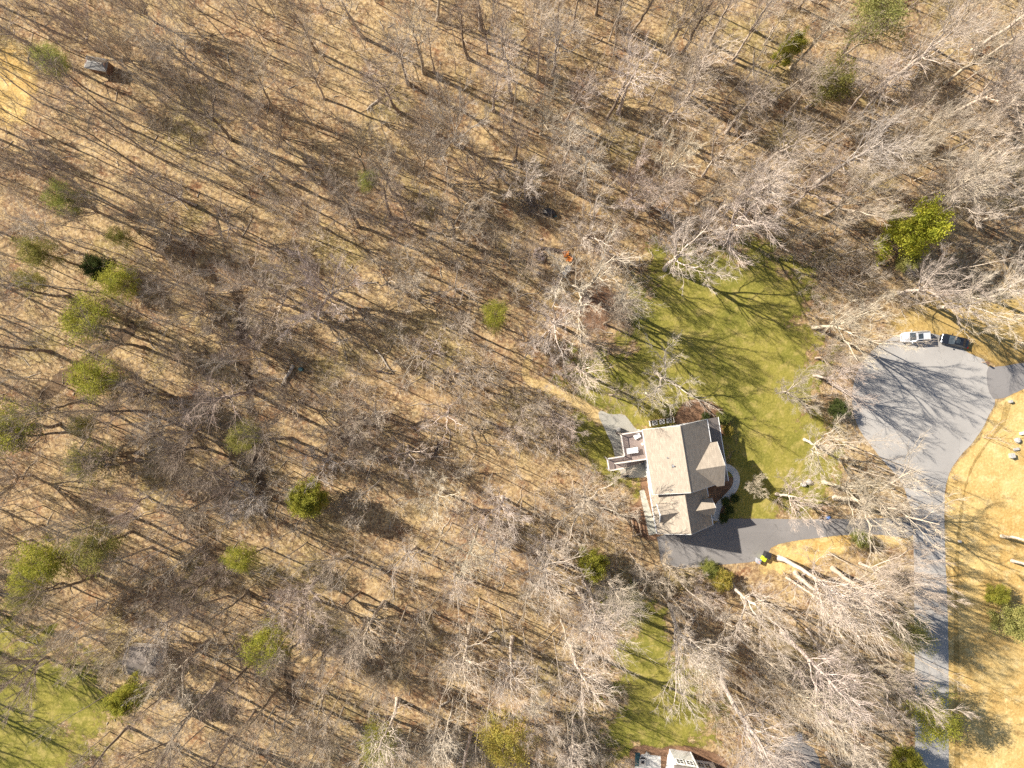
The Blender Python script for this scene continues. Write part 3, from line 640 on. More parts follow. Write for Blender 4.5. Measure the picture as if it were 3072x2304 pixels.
# ------------------------------------------------------------------ right edge: stones, posts, mailbox
def rock(px, py, d, mat, label, box=False, z=.3):
    t = empty('boulder' if not box else 'stone_block', at(px, py), random.uniform(-.2, .2), label, 'stone', 'pale stones and blocks')
    if box: MB().box((0, 0, d[2]/2), d, .1, .94).box((0, 0, d[2]+.03), (d[0]*1.04, d[1]*1.04, .06), .1).build('block', M[mat], t)
    else: MB().blob((0, 0, d[2]*.3), d, 9, 6, .14).build('stone', M[mat], t)
rock(3031, 1366, (.7, .75, .7), 'rock', 'square white block, lowest of the pale stones at the right edge', True)
rock(3051, 1321, (.65, .5, .5), 'rock', 'large grey and white boulder near the right edge')
rock(3047, 1347, (.9, .4, .25), 'rock', 'low flat white block between the boulder and the square block', True)
rock(3066, 1299, (1.0, .45, .3), 'cream', 'cream stone slab touching the right edge', True)
rock(3019, 1320, (.5, .7, .12), 'gravel', 'flat pale stone lying left of the large boulder')
rock(3028, 1204, (.5, .4, .5), 'rock', 'small white block at the ditch end by the right driveway', True)
rock(2876, 1623, (.35, .35, .5), 'rock', 'small white marker stone alone on the dry verge', True)
rock(2409, 1453, (.55, .45, .5), 'rock', 'white boulder on the lawn edge, left of a pair')
rock(2425, 1445, (.5, .5, .5), 'rock', 'white boulder on the lawn edge, right of a pair')
rock(2484, 1553, (.45, .35, .35), 'blue', 'small bluish rock beside the driveway under the big pale tree')
t = empty('mailbox', at(2946, 1087), R_(-35), 'brown mailbox on a post where the right driveway starts', 'mailbox')
MB().box((0, 0, .55), (.12, .12, 1.1)).build('post', M['post'], t); MB().box((.1, 0, 1.0), (.7, .1, .1)).build('arm', M['post'], t)
MB().extr([(-.14, 1.06), (.14, 1.06), (.14, 1.22), (.08, 1.32), (-.08, 1.32), (-.14, 1.22)], -.1, .55, 'x').build('box', M['brownbox'], t); MB().box((.3, .16, 1.25), (.12, .02, .1)).build('flag', M['red'], t)
t = empty('wheeled_cart', at(2392, 2202), R_(8), 'bluish grey wheeled cart at the head of the lower driveway', 'bin')
MB().box((0, 0, .55), (.75, .85, 1.0), 0, 1.1).build('body', M['greybin'], t); MB().slab([(-.42, -.5, 1.1), (.42, -.5, 1.1), (.42, .5, 1.16), (-.42, .5, 1.16)], .06).build('lid', M['greybin'], t)
for s_ in (-1, 1): MB().cyl((s_*.36-.03, -.4, .12), .12, .06, 10, axis='x').build('wheel', M['rubber'], t)
# swale in the dry verge: narrow dark-grass trough
sheet('ditch', M['gold'], ribbon([(3024, 1206), (3016, 1240), (3005, 1275), (2985, 1300), (2950, 1345), (2915, 1400), (2895, 1460), (2880, 1560), (2868, 1700), (2868, 1900), (2872, 2100), (2872, 2340)], [.9, 1.0, .6, .4, .25, .2, .25, .3, .5, .6, .7, .7]), 0.018, 0.45, 0.25, 0, None, 'shallow ditch running along the dry verge', True)

# ------------------------------------------------------------------ sheds
def shed(name, p, rz, d, label, rmat, wmat, hip=False, eave=2.3, rise=1.1):
    t = empty(name, p, rz, label, 'shed'); L, D = d[0]/2, d[1]/2
    MB().extr([(-D+.25, 0), (D-.25, 0), (D-.25, eave), (0, eave+rise*.85), (-D+.25, eave)], -L+.25, L-.25, 'x').build('wall', M[wmat], t)
    i = L*.35 if hip else 0
    m_ = MB().slab([(-L, -D, eave-.05), (L, -D, eave-.05), (L-i, 0, eave+rise), (-L+i, 0, eave+rise)], .1).slab([(L, D, eave-.05), (-L, D, eave-.05), (-L+i, 0, eave+rise), (L-i, 0, eave+rise)], .1)
    if hip: m_.slab([(L, -D, eave-.05), (L, D, eave-.05), (L-i, 0, eave+rise)], .1).slab([(-L, D, eave-.05), (-L, -D, eave-.05), (-L+i, 0, eave+rise)], .1)
    rf = m_.build('roof', M[rmat], t); MB().box((0, 0, eave+rise+.0), ((L-i)*2-.02, .2, .06)).build('ridge_cap', M[rmat], rf)
    dd = MB().box((-L*.2, -D+.22, 1.0), (1.0, .08, 1.95)).build('door', M['brownbox'], t); MB().blob((-L*.2+.38, -D+.16, 1.0), (.04, .04, .04), 6, 4).build('handle', M['chrome'], dd)
    wd = MB().box((L*.5, -D+.22, 1.5), (.8, .08, .7)).build('window', M['rail'], t); MB().box((L*.5, -D+.17, 1.5), (.66, .05, .56)).build('pane', M['glass'], wd)
    OPEN.append((np.array([(p[0]+x*math.cos(rz)-y*math.sin(rz), p[1]+x*math.sin(rz)+y*math.cos(rz)) for x, y in ((-L, -D), (L, -D), (L, D), (-L, D))]), 1.2)); return t
shed('shed', at(311, 208), R_(-10), (3.9, 2.2), 'small shed with pale grey roof near the upper left corner', 'metal_roof', 'brownbox', True, 2.2, .45)
shed('shed', at(447, 1968), R_(-4), (5.8, 4.9), 'grey roofed shed under bare branches near the lower left lawn', 'shingle_grey', 'rail', False, 2.4, .8)

# ------------------------------------------------------------------ lower house, cut by the bottom edge
nb = empty('house', (*W(2069, 2281), 0), R_(-9), 'white house with dark windows cut off by the bottom edge', 'house', None)
MB().box((0, -4.2, 2.9), (7.9, 9.0, 5.8)).build('wall', M['white'], nb)
MB().box((-2.0, .75, 2.6), (3.7, 1.5, 5.2)).build('bay_wall', M['white'], nb)
MB().slab([(-4.4, 1.7, 5.75), (4.4, 1.7, 5.75), (4.4, -4.2, 8.6), (-4.4, -4.2, 8.6)], .18).slab([(4.4, -10.0, 5.75), (-4.4, -10.0, 5.75), (-4.4, -4.2, 8.6), (4.4, -4.2, 8.6)], .18).build('roof', M['shingle_grey'], nb)
for x_ in (-3.95, 3.95): MB().box((x_, .33, 2.8), (.16, .16, 5.6)).build('corner_board', M['white'], nb)
for x_ in (-.1,): MB().box((x_, 1.5, 2.6), (.16, .16, 5.2)).build('corner_board', M['white'], nb)
for x_ in (1.5, 2.7): window(nb, (x_, .3, 4.3), .95, 1.5, 'y+')
for x_ in (1.5, 2.7): window(nb, (x_, .3, 1.6), .95, 1.4, 'y+')
for x_ in (-2.9, -1.2): window(nb, (x_, 1.5, 3.9), 1.1, 1.3, 'y+')
window(nb, (-3.95, -1.6, 4.2), 1.0, 1.3, 'x-')
OPEN.append((np.array([W(*p) for p in ((1990, 2245), (2190, 2270), (2190, 2420), (1960, 2420))]), 1.0))
t = empty('fire_table', at(1926, 2282), R_(-3), 'square white framed fire table on the lower patio', 'table')
MB().box((0, 0, .25), (1.0, 1.1, .5)).build('base', M['black'], t); MB().box((0, .42, .53), (1.15, .3, .06)).box((0, -.42, .53), (1.15, .3, .06)).box((-.43, 0, .53), (.29, .54, .06)).box((.43, 0, .53), (.29, .54, .06)).build('table_top', M['rock'], t); MB().box((0, 0, .5), (.56, .54, .04)).build('burner', M['black'], t)
t = empty('patio_rug', at(1912, 2278), R_(-3), 'dark teal mat on the left side of the lower patio', 'mat')
MB().box((0, 0, .04), (.8, 2.4, .03)).build('mat', M['teal'], t)
t = empty('patio_chair', at(1940, 2257), R_(60), 'pale outdoor chair at the top of the lower patio', 'chair')
MB().box((0, 0, .42), (.55, .55, .06)).build('seat', M['rock'], t); MB().box((.28, 0, .72), (.06, .55, .55)).build('backrest', M['rock'], t)
for sx in (-1, 1):
    for sy in (-1, 1): MB().box((sx*.23, sy*.23, .2), (.05, .05, .4)).build('leg', M['black'], t)

# ------------------------------------------------------------------ fallen logs
for p, q_, r0, mat, lb in (((882, 1095), (846, 1158), .34, 'log', 'pale fallen log beside the teal barrel'),
        ((1287, 1370), (1378, 1373), .13, 'log', 'thin pale fallen trunk lying level left of the house'),
        ((1317, 1330), (1304, 1366), .28, 'darklog', 'short dark fallen log above the thin pale trunk'),
        ((1319, 2117), (1352, 2098), .18, 'log', 'pale fallen log near the bottom yellow-green tree'),
        ((1466, 1897), (1500, 1889), .13, 'log', 'thin pale fallen trunk in the lower middle woods'),
        ((1128, 1048), (1182, 1122), .16, 'log', 'pale fallen trunk in the middle clearing of the woods'),
        ((1085, 850), (1135, 846), .12, 'log', 'slim pale fallen trunk in the upper middle woods'),
        ((444, 1356), (520, 1327), .12, 'log', 'thin pale fallen trunk between the left green pines'),
        ((1140, 295), (1100, 330), .16, 'log', 'pale fallen trunk leaning low in the upper woods'),
        ((1130, 1113), (1178, 1122), .17, 'darklog', 'dark curved fallen log left of the sandy path'),
        ((588, 1700), (628, 1712), .16, 'log', 'pale broken log under the dark curved trunk'),
        ((2010, 2062), (2050, 2085), .12, 'darklog', 'dark fallen branch on the lawn above the lower house')):
    a, b = W(*p), W(*q_); L = math.dist(a, b); mid = ((a[0]+b[0])/2, (a[1]+b[1])/2)
    t = empty('fallen_log', (*mid, 0), math.atan2(b[1]-a[1], b[0]-a[0]), lb, 'log', 'fallen logs on the woodland floor')
    MB().tube([(-L/2, 0, r0), (-L/6, L*.015, r0*.95), (L/6, -L*.02, r0*.85), (L/2, 0, r0*.6)], [r0, r0*.95, r0*.85, r0*.55], 8).build('trunk', M[mat], t, True)
    for k in range(2):
        x = random.uniform(-.2, .4)*L; s_ = random.choice((-1, 1)); MB().tube([(x, 0, r0), (x+.4, s_*.5, r0+.25), (x+.7, s_*.95, r0+.3)], [r0*.4, r0*.3, .02], 5).build('branch_stub', M[mat], t)
# ------------------------------------------------------------------ trees: mesh generators (vectorised)
def unit(v): return v/np.maximum(np.linalg.norm(v, axis=-1, keepdims=True), 1e-9)
class Wood:
    def __init__(s): s.V = []; s.F3 = []; s.F4 = []; s.n = 0
    def tubes(s, P, Rr, sides):
        B, n, _ = P.shape
        t = unit(np.gradient(P, axis=1)); ref = np.where(np.abs(t[..., 2:3]) < 0.9, [0.13, 0.2, 1.0], [1.0, 0.1, 0.05])
        u = unit(np.cross(t, ref)); v = np.cross(t, u)
        a = 2*np.pi*np.arange(sides)/sides
        ring = P[:, :, None]+Rr[:, :, None, None]*(np.cos(a)[:, None]*u[:, :, None]+np.sin(a)[:, None]*v[:, :, None])
        s.V.append(ring.reshape(-1, 3)); b = np.arange(B)[:, None, None]*n*sides+np.arange(n-1)[:, None]*sides; k = np.arange(sides); k2 = (k+1) % sides
        s.F4.append((np.stack([b+k, b+k2, b+k2+sides, b+k+sides], -1)+s.n).reshape(-1, 4)); s.n += B*n*sides
    def blades(s, A, Bv, wd):
        """one flat tapered triangle per twig"""
        d = unit(Bv-A); side = unit(np.cross(d, rng.normal(size=d.shape)))*wd[:, None]
        s.V.append(np.stack([A-side, A+side, Bv], 1).reshape(-1, 3)); s.F3.append(np.arange(len(A)*3).reshape(-1, 3)+s.n); s.n += 3*len(A)
    def mesh(s, name, smooth=True):
        V = np.vstack(s.V); f4 = np.vstack(s.F4) if s.F4 else np.zeros((0, 4), int); f3 = np.vstack(s.F3) if s.F3 else np.zeros((0, 3), int)
        return raw_mesh(name, V, f4, f3, smooth)
def raw_mesh(name, V, f4, f3, smooth=False):
    me = bpy.data.meshes.new(name); me.vertices.add(len(V)); me.vertices.foreach_set('co', V.astype(np.float32).ravel())
    li = np.concatenate([f4.ravel(), f3.ravel()]).astype(np.int32); me.loops.add(len(li)); me.loops.foreach_set('vertex_index', li)
    st = np.concatenate([np.arange(len(f4))*4, len(f4)*4+np.arange(len(f3))*3]).astype(np.int32)
    me.polygons.add(len(st)); me.polygons.foreach_set('loop_start', st)
    if smooth: me.polygons.foreach_set('use_smooth', np.ones(len(st), bool))
    me.update(calc_edges=True); me.validate(); return me
def spawn(P, Rr, k, t0, t1, length, ang, up, n, rr=0.55, jit=0.05, minr=0.01, taper=0.25, droop=0.0):
    """k children on every branch; returns their points and radii"""
    B, m, _ = P.shape
    t = t0+(t1-t0)*((np.arange(k)[None]+rng.uniform(0, 1, (B, k)))/k)
    f = t*(m-1); i = np.minimum(f.astype(int), m-2); fr = (f-i)[..., None]; bi = np.arange(B)[:, None]
    p0 = P[bi, i]*(1-fr)+P[bi, i+1]*fr; tg = unit(P[bi, i+1]-P[bi, i]); r0 = Rr[bi, i]*(1-fr[..., 0])+Rr[bi, i+1]*fr[..., 0]
    rnd = rng.normal(size=tg.shape)
    az = rng.uniform(0, 6.28, (B, 1))+np.arange(k)[None]*2.4
    hor = np.stack([np.cos(az), np.sin(az), 0*az], -1)
    q = np.where((np.abs(tg[..., 2:3]) > 0.75), hor, rnd); q = unit(q-(q*tg).sum(-1, keepdims=True)*tg)
    a = np.radians(rng.normal(ang, ang*0.18, (B, k)))[..., None]
    d = np.cos(a)*tg+np.sin(a)*q; d = unit(d+np.array([0, 0, up])); L = length(t, B, k)
    s_ = np.linspace(0, 1, n)[None, None, :, None]; d = d[:, :, None]; L4 = L[..., None, None]
    C = p0[:, :, None]+d*s_*L4+np.array([0, 0, 1])*(up*0.5-droop)*(s_**2)*L4
    wob = np.cumsum(rng.normal(0, jit, (B, k, n, 3)), 2); wob -= wob[:, :, :1]; C = C+wob*L4
    r = np.clip(r0[..., None]*rr, minr, None)*(1-(1-taper)*np.linspace(0, 1, n))
    return C.reshape(B*k, n, 3), r.reshape(B*k, n), L.reshape(-1)
def Lf(base, fall=0.5, var=0.25): return lambda t, B, k: base*(1-fall*t)*rng.uniform(1-var, 1+var, (B, k))
def Lp(par, ratio, fall=0.45, var=0.3): return lambda t, B, k: par.reshape(B, 1)*ratio*(1-fall*t)*rng.uniform(1-var, 1+var, (B, k))

def bare_tree(style):
    tr, cr = Wood(), Wood(); z = np.array([0, 0, 1.0])
    def stem(H, r0, r1, n=12, lean=0.03, p0=(0, 0, 0), d=(0, 0, 1), jit=0.006):
        s_ = np.linspace(0, 1, n)[:, None]; d = np.array(d, float)+np.r_[rng.normal(0, lean, 2), 0]
        wob = np.cumsum(rng.normal(0, jit, (n, 3)), 0); wob -= wob[0]
        P = np.array(p0)+d*s_*H+wob*H*np.array([1, 1, 0.2]); rad = r1+(r0-r1)*(1-s_[:, 0])**0.85
        return P[None], rad[None]
    if style == 'f':       # tall forest tree, clear trunk, narrow crown
        H = 22; P, R = stem(H, .25, .035, jit=.004); R[0, 0] *= 1.35
        tr.tubes(P, R, 8)
        L1 = spawn(P, R, 14, .42, .97, Lf(7.8, .55), 33, .32, 7, .5, .02, .03)
        kk = (6, 5, 3); sec, ter, twi = .64, .56, 1.3
    elif style == 'p':     # slender pole
        H = 23; P, R = stem(H, .15, .025, lean=.02, jit=.003); R[0, 0] *= 1.3; tr.tubes(P, R, 7)
        L1 = spawn(P, R, 12, .45, .98, Lf(5.2, .55), 34, .3, 6, .42, .03, .025)
        kk = (6, 4, 3); sec, ter, twi = .58, .55, 1.1
    elif style == 's':     # forked, wide crown
        H = 18; P, R = stem(H*.42, .29, .21, 7, .06, jit=.012); R[0, 0] *= 1.35; tr.tubes(P, R, 9)
        ax, ar = [], []
        n_ = rng.integers(3, 6); a0 = rng.uniform(0, 6.28)
        for k in range(n_):
            a = a0+k*6.283/n_+rng.normal(0, .25); o = rng.uniform(.18, .6)
            q, r_ = stem(H*rng.uniform(.48, .62), .15, .035, 9, .03, P[0, -1]-[0, 0, .1], (o*math.cos(a), o*math.sin(a), 1), .016); ax.append(q); ar.append(r_)
        A, AR = np.vstack(ax), np.vstack(ar); tr.tubes(A, AR, 7)
        L0 = spawn(P, R, 2, .55, .9, Lf(5.5, .2), 60, .2, 7, .35, .04, .04)
        L1 = spawn(A, AR, 6, .12, .97, Lf(6.2, .5), 34, .24, 7, .55, .022, .03)
        L1 = tuple(np.concatenate([x, y]) for x, y in zip(L0, L1)); kk = (6, 5, 5); sec, ter, twi = .52, .5, .95
    elif style == 'r':     # fine round many-stemmed crown
        H = 12; P, R = stem(H*.25, .26, .2, 5, .05); R[0, 0] *= 1.3; tr.tubes(P, R, 8); ax, ar = [], []
        for k in range(9):
            a = k*2.4+rng.normal(0, .3); o = .15+.75*math.sqrt(k/9)
            q, r_ = stem(H*.72/math.hypot(1, o*.55), .12, .02, 8, .03, P[0, -1]-[0, 0, rng.uniform(.1, .8)], (o*math.cos(a), o*math.sin(a), 1), .022); ax.append(q); ar.append(r_)
        A, AR = np.vstack(ax), np.vstack(ar); tr.tubes(A, AR, 6)
        L1 = spawn(A, AR, 8, .2, .97, Lf(3.4, .45), 28, .22, 6, .55, .025, .025); kk = (6, 5, 3); sec, ter, twi = .6, .55, .95
    elif style == 'l':     # low crooked tree with a few heavy spreading limbs
        H = 11; P, R = stem(H*.35, .30, .2, 6, .15, jit=.03); R[0, 0] *= 1.3; tr.tubes(P, R, 8); ax, ar = [], []
        for k in range(5):
            a = k*1.3+rng.normal(0, .3); o = rng.uniform(.5, 1.4)
            q, r_ = stem(H*.55/math.hypot(1, o*.5), .16, .035, 8, .05, P[0, -1]-[0, 0, rng.uniform(.1, 1)], (o*math.cos(a), o*math.sin(a), .8), .05); ax.append(q); ar.append(r_)
        A, AR = np.vstack(ax), np.vstack(ar); tr.tubes(A, AR, 6)
        L1 = spawn(A, AR, 6, .2, .97, Lf(3.2, .4), 55, .12, 7, .55, .06, .028); kk = (5, 4, 3); sec, ter, twi = .5, .5, .8
    else:                  # snag
        H = 13; P, R = stem(H, .30, .2, 9, .05, jit=.01); tr.tubes(P, R, 9)
        c = P[0, -1]; tr.V.append(np.array([c+[0, 0, .5]])); base = tr.n-9; tr.F3.append(np.array([[base+i, base+(i+1) % 9, tr.n] for i in range(9)])); tr.n += 1
        Q = spawn(P, R, 5, .45, .95, Lf(1.3, .3), 65, .2, 4, .4, .05, .04); cr.tubes(Q[0], Q[1], 5)
        return tr.mesh('snag_trunk'), cr.mesh('snag_limbs'), H, .8
    P1, R1, l1 = L1; cr.tubes(P1, R1, 5)
    P2, R2, l2 = spawn(P1, R1, kk[0], .15, .98, Lp(l1, sec), 25, .18, 5, .60, .022, .022); cr.tubes(P2, R2, 4)
    P3, R3, l3 = spawn(P2, R2, kk[1], .1, .98, Lp(l2, ter), 24, .14, 4, .62, .025, .014); cr.tubes(P3, R3, 3)
    P4, R4, l4 = spawn(P3, R3, kk[2], .05, 1, Lf(twi, .2, .4), 20, .08, 2, .6, 0, .012, .5); cr.blades(P4[:, 0], P4[:, 1], np.full(len(P4), .012))
    mc = cr.mesh('bare_crown'); V = np.vstack(cr.V); rad = np.percentile(np.hypot(V[:, 0], V[:, 1]), 93); top = V[:, 2].max()
    return tr.mesh('bare_trunk'), mc, top, rad

def evergreen(style):
    tr, cr = Wood(), Wood(); lv = []
    n = 10; H = 15 if style == 'pine' else 9
    s_ = np.linspace(0, 1, n); wob = np.cumsum(rng.normal(0, .012, (n, 2)), 0); wob -= wob[0]
    P = np.c_[wob*H, s_*H*.96][None]; R = (.24*(1-s_)**.8+.03)[None]; tr.tubes(P, R, 8)
    if style == 'pine':
        P1, R1, l1 = spawn(P, R, 34, .48, .98, Lf(4.6, .55, .35), 68, .12, 6, .4, .03, .03); tr.tubes(P1, R1, 5)
        P2, R2, l2 = spawn(P1, R1, 6, .3, 1, Lp(l1, .42), 45, .15, 4, .6, .04, .02); cr.tubes(P2, R2, 3)
        C = np.concatenate([P2[:, 1:].reshape(-1, 3), P1[:, -3:].reshape(-1, 3)]); per, sz, sp = 14, .27, .42
    else:
        P1, R1, l1 = spawn(P, R, 46, .10, .97, lambda t, B, k: 4.2*np.sqrt(np.clip(1-((t-.38)/.66)**2, .02, 1))*rng.uniform(.75, 1.12, (B, k)), 68, .15, 6, .4, .03, .03); tr.tubes(P1, R1, 5)
        P2, R2, l2 = spawn(P1, R1, 6, .35, 1, Lp(l1, .35), 45, .15, 4, .6, .04, .02); cr.tubes(P2, R2, 3)
        C = np.concatenate([P2[:, 1:].reshape(-1, 3), P1[:, -3:].reshape(-1, 3)]); per, sz, sp = 17, .30, .36
    C = np.repeat(C, per, 0)+rng.normal(0, sp, (len(C)*per, 3))*[1, 1, .6]
    d = unit(rng.normal(size=C.shape)+[0, 0, .5]); L = rng.uniform(.5, 1.2, len(C))*sz
    side = unit(np.cross(d, rng.normal(size=C.shape)+[0, 0, 1]))*(L*(.22 if style == 'pine' else .34))[:, None]
    a, b, c, e = C, C+d*L[:, None]*.5+side, C+d*L[:, None], C+d*L[:, None]*.5-side
    Vl = np.stack([a, b, c, e], 1).reshape(-1, 3)
    rad = np.percentile(np.hypot(Vl[:, 0], Vl[:, 1]), 95)
    return tr.mesh('evergreen_trunk'), raw_mesh('evergreen_foliage', Vl, np.arange(len(Vl)).reshape(-1, 4), np.zeros((0, 3), int)), H, rad

TRI0 = 0
LIB = {}
for st, cnt in (('f', 8), ('p', 4), ('s', 7), ('r', 5), ('l', 4), ('n', 2)):
    LIB[st] = [bare_tree(st) for _ in range(cnt)]
EVG = {'pine': [evergreen('pine') for _ in range(5)], 'broad': [evergreen('broad') for _ in range(3)]}
for k in LIB:
    for a in LIB[k]: a[0].materials.append(M['bark']); a[1].materials.append(M['bark'])
for k in EVG:
    for a in EVG[k]: a[0].materials.append(M['bark']); a[1].materials.append(M['leaf'])

TONE = {'p': (.50, .435, .36), 'm': (.42, .355, .285), 'd': (.25, .20, .155)}
ADJ = {'f': 'tall bare', 'p': 'slender bare', 's': 'forked wide bare', 'r': 'bushy rounded bare', 'l': 'low crooked bare', 'n': 'broken dead'}
BARE = []     # (empty, x, y, style, tone, h)
def place(x, y, h, R, style, tone):
    v = LIB[style][rng.integers(len(LIB[style]))]
    sz = h/v[2]; sx = float(np.clip(R/v[3], .55*sz, 1.75*sz))
    if style == 'n': sx = sz
    t = empty('bare_tree' if style != 'n' else 'dead_tree', (x, y, 0), rng.uniform(0, 6.28)); t.scale = (sx, sx, sz); t.rotation_euler = (rng.normal(0, .035), rng.normal(0, .035), t.rotation_euler.z)
    col = np.array(TONE[tone])*rng.uniform(.82, 1.16)*np.array([1.02, rng.uniform(.96, 1.01), rng.uniform(.90, 1.02)])
    for nm, me in (('trunk', v[0]), ('crown' if style != 'n' else 'limbs', v[1])):
        o = link_mesh(nm, me, t); o.color = (*col, 1)
    BARE.append((t, x, y, style, tone, h)); return t

